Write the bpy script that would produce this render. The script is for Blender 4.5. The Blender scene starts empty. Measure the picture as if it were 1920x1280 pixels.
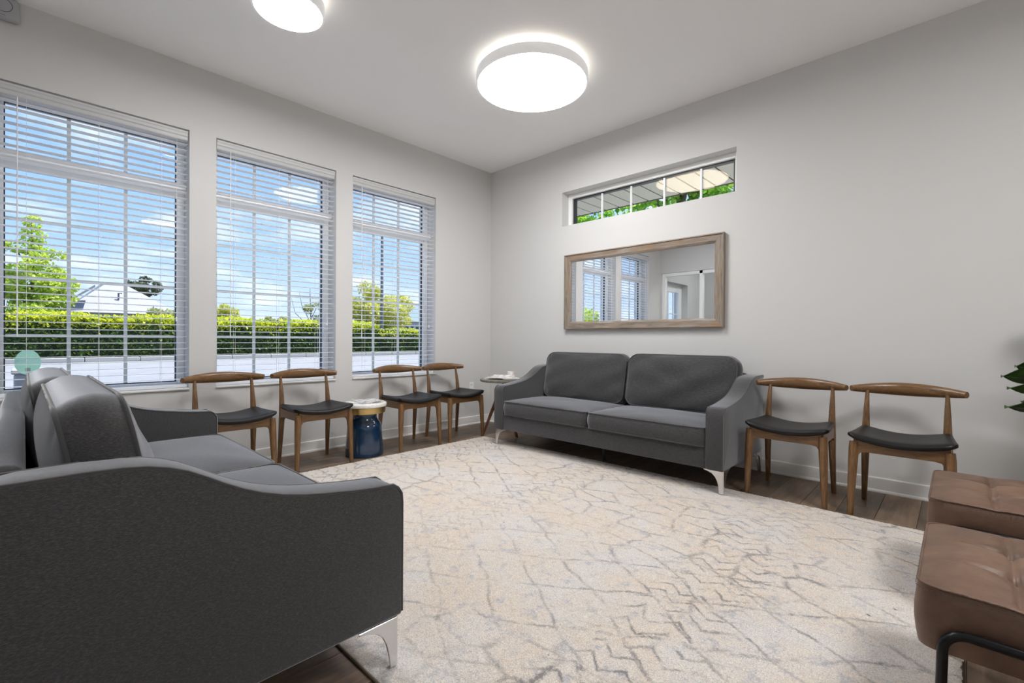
import bpy, bmesh, math, random
import numpy as np
from mathutils import Vector, Matrix

PI = math.pi
S = bpy.context.scene
COL = S.collection
rnd = random.Random(7)

# ------------------------------------------------------------------ camera
cam_d = bpy.data.cameras.new('camera')
cam = bpy.data.objects.new('camera', cam_d)
COL.objects.link(cam)
S.camera = cam
cam_d.sensor_width = 36.0
cam_d.lens = 16.401
cam_d.clip_start = 0.02
cam_d.clip_end = 500
_a, _pi, _ro = 0.7626, -0.0049, 0.0054
fwd = Vector((-math.sin(_a), math.cos(_a), 0)); rgt = Vector((math.cos(_a), math.sin(_a), 0)); up = Vector((0, 0, 1))
f2 = fwd * math.cos(_pi) + up * math.sin(_pi)
u2 = up * math.cos(_pi) - fwd * math.sin(_pi)
r3 = rgt * math.cos(_ro) + u2 * math.sin(_ro)
u3 = u2 * math.cos(_ro) - rgt * math.sin(_ro)
M = Matrix((r3, u3, -f2)).transposed().to_4x4()
M.translation = Vector((4.1132, -3.9232, 1.0))
cam.matrix_world = M

# ------------------------------------------------------------------ light
SUN_STRENGTH = 3.4
SKY_STRENGTH = 0.78
LAMP_LARGE = 11.0
LAMP_SIDE_ADDED = 13.5
LAMP_SMALL = 26.0
LAMP_HALO = 2.6
S.view_settings.view_transform = 'Standard'
S.view_settings.look = 'None'
S.view_settings.exposure = 1.40
S.view_settings.gamma = 1.0
S.view_settings.use_curve_mapping = False
S.cycles.max_bounces = 14
S.cycles.diffuse_bounces = 10
S.cycles.transparent_max_bounces = 16

world = bpy.data.worlds.new('world')
S.world = world
world.use_nodes = True
wn, wl = world.node_tree.nodes, world.node_tree.links
wn.clear()
w_out = wn.new('ShaderNodeOutputWorld'); w_bg = wn.new('ShaderNodeBackground')
w_tc = wn.new('ShaderNodeTexCoord'); w_sep = wn.new('ShaderNodeSeparateXYZ')
w_ramp = wn.new('ShaderNodeValToRGB')
w_ramp.color_ramp.elements[0].position = 0.0; w_ramp.color_ramp.elements[0].color = (0.45, 0.52, 0.69, 1)
w_ramp.color_ramp.elements[1].position = 0.55; w_ramp.color_ramp.elements[1].color = (0.12, 0.26, 0.60, 1)
e = w_ramp.color_ramp.elements.new(0.16); e.color = (0.25, 0.39, 0.67, 1)
w_add = wn.new('ShaderNodeMath'); w_add.operation = 'ADD'; w_add.inputs[1].default_value = 0.16
w_dx = wn.new('ShaderNodeMath'); w_dx.operation = 'DIVIDE'
w_dy = wn.new('ShaderNodeMath'); w_dy.operation = 'DIVIDE'
w_cmb = wn.new('ShaderNodeCombineXYZ')
w_noise = wn.new('ShaderNodeTexNoise'); w_noise.inputs['Scale'].default_value = 1.3; w_noise.inputs['Detail'].default_value = 9.0
w_noise.inputs['Roughness'].default_value = 0.58
w_cr = wn.new('ShaderNodeValToRGB')
w_cr.color_ramp.elements[0].position = 0.50; w_cr.color_ramp.elements[1].position = 0.70
w_mix = wn.new('ShaderNodeMix'); w_mix.data_type = 'RGBA'
w_mix.inputs[7].default_value = (0.60, 0.63, 0.70, 1)
wl.new(w_tc.outputs['Generated'], w_sep.inputs[0])
wl.new(w_sep.outputs[2], w_ramp.inputs[0])
wl.new(w_sep.outputs[2], w_add.inputs[0])
wl.new(w_sep.outputs[0], w_dx.inputs[0]); wl.new(w_add.outputs[0], w_dx.inputs[1])
wl.new(w_sep.outputs[1], w_dy.inputs[0]); wl.new(w_add.outputs[0], w_dy.inputs[1])
wl.new(w_dx.outputs[0], w_cmb.inputs[0]); wl.new(w_dy.outputs[0], w_cmb.inputs[1])
wl.new(w_cmb.outputs[0], w_noise.inputs['Vector'])
wl.new(w_noise.outputs['Fac'], w_cr.inputs[0])
wl.new(w_cr.outputs[0], w_mix.inputs[0])
wl.new(w_ramp.outputs[0], w_mix.inputs[6])
wl.new(w_mix.outputs[2], w_bg.inputs['Color'])
w_bg.inputs['Strength'].default_value = SKY_STRENGTH
wl.new(w_bg.outputs[0], w_out.inputs[0])

sun_d = bpy.data.lights.new('sun', 'SUN'); sun_d.energy = SUN_STRENGTH; sun_d.angle = 0.01; sun_d.color = (1.0, 0.95, 0.86)
sun = bpy.data.objects.new('sun', sun_d); COL.objects.link(sun)
sun_dir = Vector((0.12, 0.36, 0.92)).normalized()          # towards the sun
sun.rotation_euler = sun_dir.to_track_quat('Z', 'Y').to_euler()
sun.location = sun_dir * 40

# ------------------------------------------------------------------ materials
MATS = {}
def srgb(r, g, b):
    f = lambda c: (c / 255 / 12.92) if c / 255 <= 0.04045 else ((c / 255 + 0.055) / 1.055) ** 2.4
    return (f(r), f(g), f(b), 1)

class NT:
    def __init__(self, name):
        self.m = bpy.data.materials.new(name); self.m.use_nodes = True
        self.t = self.m.node_tree; self.t.nodes.clear()
        self.out = self.n('OutputMaterial')
        MATS[name] = self.m
    def n(self, kind, **kw):
        nd = self.t.nodes.new('ShaderNode' + kind)
        for k, v in kw.items(): setattr(nd, k, v)
        return nd
    def l(self, a, b): self.t.links.new(a, b)
    def val(self, sock, v):
        if hasattr(v, 'links'): self.l(v, sock)
        else: sock.default_value = v
    def pr(self, **kw):
        p = self.n('BsdfPrincipled')
        for k, v in kw.items(): self.val(p.inputs[k.replace('_', ' ')], v)
        self.l(p.outputs[0], self.out.inputs[0])
        return p
    def coord(self, kind='Object', scale=(1, 1, 1), rot=(0, 0, 0)):
        tc = self.n('TexCoord'); mp = self.n('Mapping')
        mp.inputs['Scale'].default_value = scale; mp.inputs['Rotation'].default_value = rot
        self.l(tc.outputs[kind], mp.inputs['Vector'])
        return mp.outputs[0]
    def noise(self, vec, scale, detail=4, rough=0.55, dist=0.0):
        x = self.n('TexNoise'); self.l(vec, x.inputs['Vector'])
        x.inputs['Scale'].default_value = scale; x.inputs['Detail'].default_value = detail
        x.inputs['Roughness'].default_value = rough; x.inputs['Distortion'].default_value = dist
        return x.outputs['Fac']
    def ramp(self, fac, stops, interp='LINEAR'):
        r = self.n('ValToRGB'); r.color_ramp.interpolation = interp
        els = r.color_ramp.elements
        while len(els) > 1: els.remove(els[-1])
        els[0].position, els[0].color = stops[0]
        for p, c in stops[1:]:
            e = els.new(p); e.color = c
        self.l(fac, r.inputs[0])
        return r.outputs[0]
    def math(self, op, a, b=0.0, clamp=False):
        m = self.n('Math', operation=op); m.use_clamp = clamp
        self.val(m.inputs[0], a); self.val(m.inputs[1], b)
        return m.outputs[0]
    def mix(self, fac, a, b, mode='MIX'):
        m = self.n('Mix', data_type='RGBA', blend_type=mode)
        self.val(m.inputs[0], fac); self.val(m.inputs[6], a); self.val(m.inputs[7], b)
        return m.outputs[2]
    def bump(self, h, strength=0.2, dist=0.01):
        b = self.n('Bump'); b.inputs['Strength'].default_value = strength; b.inputs['Distance'].default_value = dist
        self.l(h, b.inputs['Height'])
        return b.outputs[0]

BW = lambda v: (v, v, v, 1)

def plain(name, col, rough=0.5, metal=0.0, **kw):
    t = NT(name); t.pr(Base_Color=col, Roughness=rough, Metallic=metal, **kw)
    return t.m

def paint(name, col, bump=0.05):
    t = NT(name); v = t.coord()
    n = t.noise(v, 180, 3)
    t.pr(Base_Color=col, Roughness=0.75, Normal=t.bump(n, bump, 0.003))
    return t.m

paint('wall_paint', (0.63, 0.627, 0.622, 1))
paint('ceiling_paint', (0.95, 0.95, 0.96, 1), 0.03)
plain('trim_white', (0.78, 0.775, 0.765, 1), 0.4)
plain('vinyl_white', (0.90, 0.905, 0.91, 1), 0.35)
plain('gasket', (0.02, 0.02, 0.022, 1), 0.4)
plain('plastic_white', (0.80, 0.81, 0.82, 1), 0.35)
plain('plastic_grey', (0.42, 0.43, 0.45, 1), 0.4)
plain('cord_white', (0.85, 0.86, 0.88, 1), 0.6)
plain('chrome', (0.72, 0.72, 0.73, 1), 0.22, 1.0)
plain('steel_dark', (0.05, 0.05, 0.05, 1), 0.4, 1.0)
plain('black_plastic', (0.02, 0.02, 0.02, 1), 0.45)
plain('black_metal', (0.012, 0.012, 0.014, 1), 0.28, 0.6)
plain('brass', (0.62, 0.45, 0.19, 1), 0.32, 1.0)
plain('mirror_silver', (0.93, 0.95, 0.97, 1), 0.0, 1.0)
plain('fabric_piping', (0.046, 0.046, 0.048, 1), 0.8, Sheen_Weight=0.7, Sheen_Roughness=0.4)

def m_thin(name, col, tl, rough=0.4):
    t = NT(name); p = t.n('BsdfPrincipled'); p.inputs['Base Color'].default_value = col; p.inputs['Roughness'].default_value = rough
    b = t.n('BsdfTranslucent'); b.inputs[0].default_value = col
    mx = t.n('MixShader'); mx.inputs[0].default_value = tl
    t.l(p.outputs[0], mx.inputs[1]); t.l(b.outputs[0], mx.inputs[2]); t.l(mx.outputs[0], t.out.inputs[0])
m_thin('blind_white', (0.93, 0.935, 0.94, 1), 0.45)
m_thin('sticker_mint', (0.76, 0.95, 0.76, 1), 0.88)
def m_glow(name, col, s):
    t = NT(name); p = t.pr(Base_Color=col, Roughness=0.4)
    p.inputs['Emission Color'].default_value = (1, 0.99, 0.97, 1); p.inputs['Emission Strength'].default_value = s
m_glow('acrylic_rim', (0.80, 0.80, 0.80, 1), 0.10)
def m_glass():
    t = NT('glass')
    tr = t.n('BsdfTransparent'); gl = t.n('BsdfGlossy'); gl.inputs['Roughness'].default_value = 0.0; gl.inputs[0].default_value = (1.0, 0.84, 0.62, 1)
    tr.inputs[0].default_value = (0.96, 0.975, 0.97, 1)
    lw = t.n('LayerWeight'); lw.inputs[0].default_value = 0.5
    fac = t.math('ADD', t.math('MULTIPLY', t.math('POWER', lw.outputs['Facing'], 5.0), 0.5), 0.010)
    mx = t.n('MixShader')
    t.l(fac, mx.inputs[0]); t.l(tr.outputs[0], mx.inputs[1]); t.l(gl.outputs[0], mx.inputs[2])
    t.l(mx.outputs[0], t.out.inputs[0])
m_glass()

def m_emit(name, col, s):
    t = NT(name); e = t.n('Emission'); e.inputs[0].default_value = col; e.inputs[1].default_value = s
    t.l(e.outputs[0], t.out.inputs[0])
m_emit('lamp_large', (1.0, 0.99, 0.975, 1), LAMP_LARGE)
m_emit('lamp_small', (1.0, 0.99, 0.975, 1), LAMP_SMALL)
m_emit('lamp_side_added', (1.0, 0.99, 0.975, 1), LAMP_SIDE_ADDED)
m_emit('lamp_halo', (1.0, 0.93, 0.80, 1), LAMP_HALO)

def m_planks():
    t = NT('floor_plank')
    oi = t.n('ObjectInfo')
    tc = t.n('TexCoord')
    ad = t.n('VectorMath', operation='ADD'); sc = t.n('VectorMath', operation='SCALE')
    cb = t.n('CombineXYZ'); t.l(oi.outputs['Random'], cb.inputs[0]); t.l(oi.outputs['Random'], cb.inputs[1])
    t.l(cb.outputs[0], sc.inputs[0]); sc.inputs['Scale'].default_value = 37.0
    t.l(tc.outputs['Object'], ad.inputs[0]); t.l(sc.outputs[0], ad.inputs[1])
    mp = t.n('Mapping'); mp.inputs['Scale'].default_value = (1, 0.09, 1); t.l(ad.outputs[0], mp.inputs[0])
    g = t.noise(mp.outputs[0], 26, 8, 0.65, 0.6)
    g2 = t.noise(mp.outputs[0], 120, 3, 0.6)
    base = t.ramp(g, [(0.25, (0.085, 0.056, 0.037, 1)), (0.5, (0.17, 0.116, 0.078, 1)), (0.78, (0.28, 0.20, 0.14, 1))])
    tone = t.ramp(oi.outputs['Random'], [(0.0, BW(0.72)), (0.5, BW(1.0)), (1.0, (1.28, 1.2, 1.12, 1))])
    c = t.mix(1.0, base, tone, 'MULTIPLY')
    h = t.math('ADD', t.math('MULTIPLY', g, 0.6), t.math('MULTIPLY', g2, 0.4))
    t.pr(Base_Color=c, Roughness=0.42, Normal=t.bump(h, 0.25, 0.002))
m_planks()

def m_fabric():
    t = NT('fabric_grey')
    v = t.coord(scale=(1, 1, 1))
    sl = t.coord(scale=(0.10, 0.35, 1.6))
    n1 = t.noise(sl, 430, 3, 0.6)
    n2 = t.noise(v, 900, 2, 0.6)
    n3 = t.noise(v, 3.0, 3, 0.6)
    f = t.math('ADD', t.math('MULTIPLY', n1, 0.6), t.math('MULTIPLY', n2, 0.4))
    c = t.ramp(f, [(0.32, (0.019, 0.0185, 0.019, 1)), (0.5, (0.037, 0.036, 0.037, 1)), (0.68, (0.098, 0.096, 0.098, 1))])
    p = t.pr(Base_Color=c, Roughness=0.85, Normal=t.bump(f, 0.22, 0.0012))
    p.inputs['Sheen Weight'].default_value = 1.0
    p.inputs['Sheen Roughness'].default_value = 0.4
    p.inputs['Sheen Tint'].default_value = (0.90, 0.93, 1.0, 1)
m_fabric()

def m_wood(name, stops, scale, rough=0.35, sc=12, spec=0.5):
    t = NT(name); v = t.coord(scale=scale)
    g = t.noise(v, sc, 7, 0.6, 1.2); g2 = t.noise(v, sc * 6, 3, 0.6)
    f = t.math('ADD', t.math('MULTIPLY', g, 0.75), t.math('MULTIPLY', g2, 0.25))
    t.pr(Base_Color=t.ramp(f, stops), Roughness=rough, Normal=t.bump(f, 0.08, 0.002))
WAL = [(0.3, (0.075, 0.036, 0.014, 1)), (0.5, (0.165, 0.085, 0.034, 1)), (0.7, (0.265, 0.150, 0.066, 1))]
m_wood('walnut_upright', WAL, (6, 6, 0.5), 0.34)
m_wood('walnut_rail', WAL, (0.7, 6, 6), 0.30)
m_wood('mahogany', [(0.3, (0.07, 0.025, 0.012, 1)), (0.6, (0.16, 0.062, 0.03, 1)), (0.8, (0.22, 0.09, 0.045, 1))], (6, 6, 0.6), 0.4)
m_wood('weathered_board', [(0.3, (0.10, 0.098, 0.096, 1)), (0.5, (0.21, 0.19, 0.165, 1)), (0.72, (0.33, 0.30, 0.265, 1))], (6, 6, 0.5), 0.6)

def m_frame(name, scale):
    t = NT(name); v = t.coord(scale=scale)
    vo = t.coord()
    g = t.noise(v, 9, 7, 0.65, 0.8)
    base = t.ramp(g, [(0.28, (0.13, 0.112, 0.095, 1)), (0.5, (0.25, 0.20, 0.155, 1)), (0.75, (0.37, 0.31, 0.25, 1))])
    o = t.noise(v, 3.4, 5, 0.7, 0.5)
    warm = t.ramp(o, [(0.53, BW(0)), (0.66, BW(0.85))])
    c = t.mix(warm, base, (0.33, 0.175, 0.075, 1))
    gr = t.ramp(t.noise(v, 4.6, 4, 0.6, 0.2), [(0.54, BW(0)), (0.68, BW(0.7))])
    c = t.mix(gr, c, (0.30, 0.30, 0.30, 1))
    kn = t.n('TexVoronoi'); kn.inputs['Scale'].default_value = 2.3; t.l(vo, kn.inputs['Vector'])
    k = t.ramp(kn.outputs['Distance'], [(0.018, BW(1)), (0.045, BW(0))])
    c = t.mix(k, c, (0.045, 0.03, 0.02, 1))
    t.pr(Base_Color=c, Roughness=0.6, Normal=t.bump(g, 0.2, 0.003))
m_frame('frame_wood_h', (0.6, 6, 6))
m_frame('frame_wood_v', (6, 6, 0.6))

def m_vinyl():
    t = NT('vinyl_black'); v = t.coord(); n = t.noise(v, 350, 3)
    p = t.pr(Base_Color=(0.008, 0.0078, 0.0082, 1), Roughness=0.40, Normal=t.bump(n, 0.12, 0.001)); p.inputs['Specular IOR Level'].default_value = 0.3
m_vinyl()

def m_leather():
    t = NT('leather_brown'); v = t.coord()
    n = t.noise(v, 6, 6, 0.65, 0.4); f = t.noise(v, 220, 4, 0.6)
    vo = t.n('TexVoronoi'); vo.inputs['Scale'].default_value = 330; t.l(v, vo.inputs['Vector'])
    c = t.ramp(n, [(0.28, (0.080, 0.042, 0.027, 1)), (0.5, (0.138, 0.077, 0.049, 1)), (0.74, (0.215, 0.128, 0.083, 1))])
    h = t.math('ADD', t.math('MULTIPLY', f, 0.6), t.math('MULTIPLY', vo.outputs['Distance'], 0.4))
    t.pr(Base_Color=c, Roughness=0.47, Normal=t.bump(h, 0.25, 0.0015))
m_leather()
plain('leather_thread', (0.085, 0.048, 0.03, 1), 0.6)

def m_ceramic():
    t = NT('blue_glaze'); v = t.coord(); n = t.noise(v, 7, 4, 0.6)
    c = t.ramp(n, [(0.3, (0.004, 0.018, 0.05, 1)), (0.7, (0.009, 0.042, 0.095, 1))])
    p = t.pr(Base_Color=c, Roughness=0.10)
    p.inputs['Coat Weight'].default_value = 0.6; p.inputs['Coat Roughness'].default_value = 0.04
m_ceramic()

def m_marble():
    t = NT('marble_white'); v = t.coord()
    n = t.noise(v, 9, 6, 0.6, 1.5)
    t.pr(Base_Color=t.ramp(n, [(0.46, (0.82, 0.81, 0.79, 1)), (0.5, (0.74, 0.73, 0.72, 1)), (0.54, (0.84, 0.83, 0.81, 1))]), Roughness=0.25)
m_marble()

def m_paper(name, a, b, sc):
    t = NT(name); v = t.coord()
    n = t.noise(v, sc, 2, 0.5)
    t.pr(Base_Color=t.ramp(n, [(0.44, a), (0.5, b), (0.58, a)], 'CONSTANT'), Roughness=0.5)
m_paper('magazine_pale', (0.78, 0.77, 0.75, 1), (0.42, 0.40, 0.40, 1), 14)
m_paper('magazine_pink', (0.76, 0.74, 0.74, 1), (0.52, 0.45, 0.46, 1), 11)
m_paper('magazine_grey', (0.66, 0.65, 0.64, 1), (0.34, 0.33, 0.33, 1), 9)
plain('paper_edge', (0.82, 0.81, 0.79, 1), 0.7)
plain('cup_white', (0.82, 0.80, 0.77, 1), 0.35)
plain('cup_band', (0.62, 0.52, 0.44, 1), 0.4)

def m_rug():
    t = NT('rug_pile')
    v = t.coord()
    wn1 = t.n('TexNoise'); wn1.inputs['Scale'].default_value = 2.6; wn1.inputs['Detail'].default_value = 3; t.l(v, wn1.inputs['Vector'])
    sub = t.n('VectorMath', operation='SUBTRACT'); sub.inputs[1].default_value = (0.5, 0.5, 0.5); t.l(wn1.outputs['Color'], sub.inputs[0])
    scl = t.n('VectorMath', operation='SCALE'); scl.inputs['Scale'].default_value = 0.16; t.l(sub.outputs[0], scl.inputs[0])
    addv = t.n('VectorMath', operation='ADD'); t.l(v, addv.inputs[0]); t.l(scl.outputs[0], addv.inputs[1])
    wv = addv.outputs[0]
    fine = t.noise(v, 260, 3, 0.7)
    jit = t.noise(v, 95, 4, 0.8)
    jf = t.math('SUBTRACT', jit, 0.5)
    # irregular small cells
    mp = t.n('Mapping'); mp.inputs['Scale'].default_value = (4.6, 7.4, 0.0); t.l(wv, mp.inputs[0])
    vo = t.n('TexVoronoi', feature='DISTANCE_TO_EDGE', voronoi_dimensions='2D'); vo.inputs['Scale'].default_value = 1.0
    vo.inputs['Randomness'].default_value = 0.62; t.l(mp.outputs[0], vo.inputs['Vector'])
    d1 = t.math('ADD', vo.outputs['Distance'], t.math('MULTIPLY', jf, 0.26))
    l1 = t.ramp(d1, [(0.015, BW(1)), (0.075, BW(0))])
    # zigzag bands
    sp = t.n('SeparateXYZ'); t.l(wv, sp.inputs[0])
    tri = t.math('PINGPONG', sp.outputs[0], 0.075)
    zz = t.math('ADD', sp.outputs[1], t.math('MULTIPLY', tri, 0.8))
    zf = t.math('ADD', t.math('PINGPONG', zz, 0.040), t.math('MULTIPLY', jf, 0.034))
    l2 = t.ramp(zf, [(0.003, BW(1)), (0.010, BW(0))])
    bandn = t.math('PINGPONG', t.math('ADD', sp.outputs[0], 0.22), 0.62)
    band = t.ramp(bandn, [(0.14, BW(1)), (0.22, BW(0))])
    l2 = t.math('MULTIPLY', l2, band)
    # lozenge lattice, large
    da = t.math('PINGPONG', t.math('ADD', t.math('MULTIPLY', sp.outputs[0], 0.62), sp.outputs[1]), 0.115)
    db = t.math('PINGPONG', t.math('SUBTRACT', t.math('MULTIPLY', sp.outputs[0], 0.62), sp.outputs[1]), 0.145)
    dm = t.math('ADD', t.math('MINIMUM', da, db), t.math('MULTIPLY', jf, 0.040))
    l3 = t.ramp(dm, [(0.002, BW(1)), (0.011, BW(0))])
    sel = t.ramp(t.noise(v, 0.9, 2, 0.5), [(0.46, BW(0)), (0.54, BW(1))])
    l13 = t.mix(sel, l1, l3)
    lines = t.math('MAXIMUM', l13, l2)
    fade = t.ramp(t.noise(v, 1.3, 3, 0.6), [(0.34, BW(0.25)), (0.56, BW(1))])
    worn = t.ramp(t.noise(v, 11, 5, 0.75), [(0.38, BW(0.0)), (0.55, BW(1))])
    lm = t.math('MULTIPLY', t.math('MULTIPLY', lines, fade), worn)
    # foot traffic has worn the middle of the rug pale
    dv = t.n('VectorMath', operation='DISTANCE'); t.l(wv, dv.inputs[0]); dv.inputs[1].default_value = (-0.10, -0.45, 0.0)
    lm = t.math('MULTIPLY', lm, t.ramp(dv.outputs['Value'], [(0.25, BW(0.38)), (0.95, BW(1))]))
    blot = t.ramp(t.noise(v, 2.2, 5, 0.65), [(0.42, BW(0)), (0.62, BW(1))])
    base = t.mix(blot, (0.74, 0.635, 0.535, 1), (0.72, 0.685, 0.665, 1))
    warm = t.ramp(t.noise(v, 42, 4, 0.7), [(0.42, BW(0)), (0.62, BW(0.6))])
    base = t.mix(warm, base, (0.82, 0.75, 0.67, 1))
    spots = t.ramp(t.noise(v, 15, 6, 0.75), [(0.54, BW(0)), (0.66, BW(0.8))])
    base = t.mix(spots, base, (0.46, 0.465, 0.51, 1))
    speck = t.ramp(fine, [(0.30, BW(0.55)), (0.64, BW(1.14))])
    base = t.mix(1.0, base, speck, 'MULTIPLY')
    c = t.mix(t.math('MULTIPLY', lm, 0.80), base, (0.13, 0.122, 0.128, 1))
    h = t.math('ADD', t.math('MULTIPLY', fine, 0.7), t.math('MULTIPLY', t.noise(v, 90, 3, 0.6), 0.6))
    p = t.pr(Base_Color=c, Roughness=0.95, Normal=t.bump(h, 0.7, 0.006))
    p.inputs['Sheen Weight'].default_value = 0.25
m_rug()
plain('rug_binding', (0.20, 0.17, 0.13, 1), 0.9)

def m_leaf(name, stops, transl=0.35, rough=0.5):
    t = NT(name); g = t.n('NewGeometry')
    c = t.ramp(g.outputs['Random Per Island'], stops)
    df = t.n('BsdfPrincipled'); t.l(c, df.inputs['Base Color']); df.inputs['Roughness'].default_value = rough
    tl = t.n('BsdfTranslucent'); t.l(c, tl.inputs[0])
    mx = t.n('MixShader'); mx.inputs[0].default_value = transl
    t.l(df.outputs[0], mx.inputs[1]); t.l(tl.outputs[0], mx.inputs[2]); t.l(mx.outputs[0], t.out.inputs[0])
m_leaf('leaf_hedge', [(0, (0.02, 0.06, 0.012, 1)), (0.6, (0.05, 0.13, 0.02, 1)), (1, (0.16, 0.26, 0.03, 1))], 0.25)
m_leaf('leaf_fresh_sunlit', [(0, (0.45, 0.56, 0.03, 1)), (0.5, (0.72, 0.76, 0.04, 1)), (1, (0.88, 0.84, 0.08, 1))], 0.4)  # yellow young shoots, with the sun on the hedge top mixed into the colour
m_leaf('leaf_spring', [(0, (0.32, 0.50, 0.05, 1)), (0.5, (0.58, 0.72, 0.10, 1)), (1, (0.80, 0.82, 0.22, 1))], 0.42)
m_leaf('leaf_gold', [(0, (0.42, 0.50, 0.08, 1)), (0.5, (0.70, 0.72, 0.14, 1)), (1, (0.86, 0.76, 0.26, 1))], 0.42)
m_leaf('leaf_dark', [(0, (0.03, 0.06, 0.03, 1)), (0.6, (0.09, 0.14, 0.06, 1)), (1, (0.18, 0.22, 0.11, 1))], 0.25)
m_leaf('leaf_olive', [(0, (0.30, 0.36, 0.14, 1)), (0.6, (0.52, 0.56, 0.26, 1)), (1, (0.68, 0.64, 0.34, 1))], 0.4)
m_leaf('leaf_shade', [(0, (0.08, 0.24, 0.02, 1)), (0.5, (0.22, 0.50, 0.04, 1)), (1, (0.52, 0.72, 0.10, 1))], 0.5)
m_leaf('leaf_red', [(0, (0.30, 0.02, 0.03, 1)), (1, (0.55, 0.06, 0.07, 1))], 0.2)
plain('bark', (0.10, 0.075, 0.055, 1), 0.9)
plain('garden_ground', (0.40, 0.39, 0.34, 1), 0.9)
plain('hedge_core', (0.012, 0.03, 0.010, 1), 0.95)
plain('mulch', (0.035, 0.03, 0.03, 1), 0.95)

def m_fig():
    t = NT('fig_leaf'); v = t.coord('Object')
    n = t.noise(v, 14, 4, 0.6)
    c = t.ramp(n, [(0.3, (0.018, 0.050, 0.012, 1)), (0.7, (0.055, 0.115, 0.025, 1))])
    p = t.pr(Base_Color=c, Roughness=0.38, Normal=t.bump(n, 0.15, 0.004))
m_fig()
plain('fig_vein', (0.13, 0.20, 0.06, 1), 0.5)

def m_road():
    t = NT('asphalt'); v = t.coord(); n = t.noise(v, 0.5, 5, 0.6); f = t.noise(v, 60, 3, 0.7)
    c = t.ramp(n, [(0.3, (0.235, 0.24, 0.26, 1)), (0.7, (0.285, 0.29, 0.31, 1))])
    t.pr(Base_Color=c, Roughness=0.85, Normal=t.bump(f, 0.3, 0.01))
m_road()
paint('concrete', (0.42, 0.41, 0.39, 1))
paint('render_white', (0.78, 0.78, 0.76, 1))
plain('shingle_grey', (0.36, 0.36, 0.38, 1), 0.9)
plain('shingle_dark', (0.13, 0.14, 0.16, 1), 0.9)
plain('shingle_blue', (0.20, 0.27, 0.31, 1), 0.9)
plain('window_dark', (0.05, 0.06, 0.07, 1), 0.1)
plain('soffit_panel', (0.50, 0.485, 0.44, 1), 0.6)
plain('soffit_gap', (0.07, 0.055, 0.04, 1), 0.8)
plain('pole_wood', (0.17, 0.19, 0.20, 1), 0.9)
m_thin('sticker_white', (0.95, 0.97, 0.95, 1), 0.85)
plain('sticker_grey', (0.45, 0.55, 0.50, 1), 0.5)
plain('terracotta', (0.55, 0.54, 0.52, 1), 0.5)
plain('soil', (0.03, 0.022, 0.016, 1), 0.95)

# ------------------------------------------------------------------ mesh helpers
def mesh_from(name, verts, faces, smooth=False):
    me = bpy.data.meshes.new(name)
    me.from_pydata([tuple(v) for v in verts], [], faces)
    me.validate(clean_customdata=False); me.update()
    bm = bmesh.new(); bm.from_mesh(me)
    bmesh.ops.recalc_face_normals(bm, faces=bm.faces)
    bm.to_mesh(me); bm.free()
    if smooth:
        me.shade_smooth()
    return me

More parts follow.
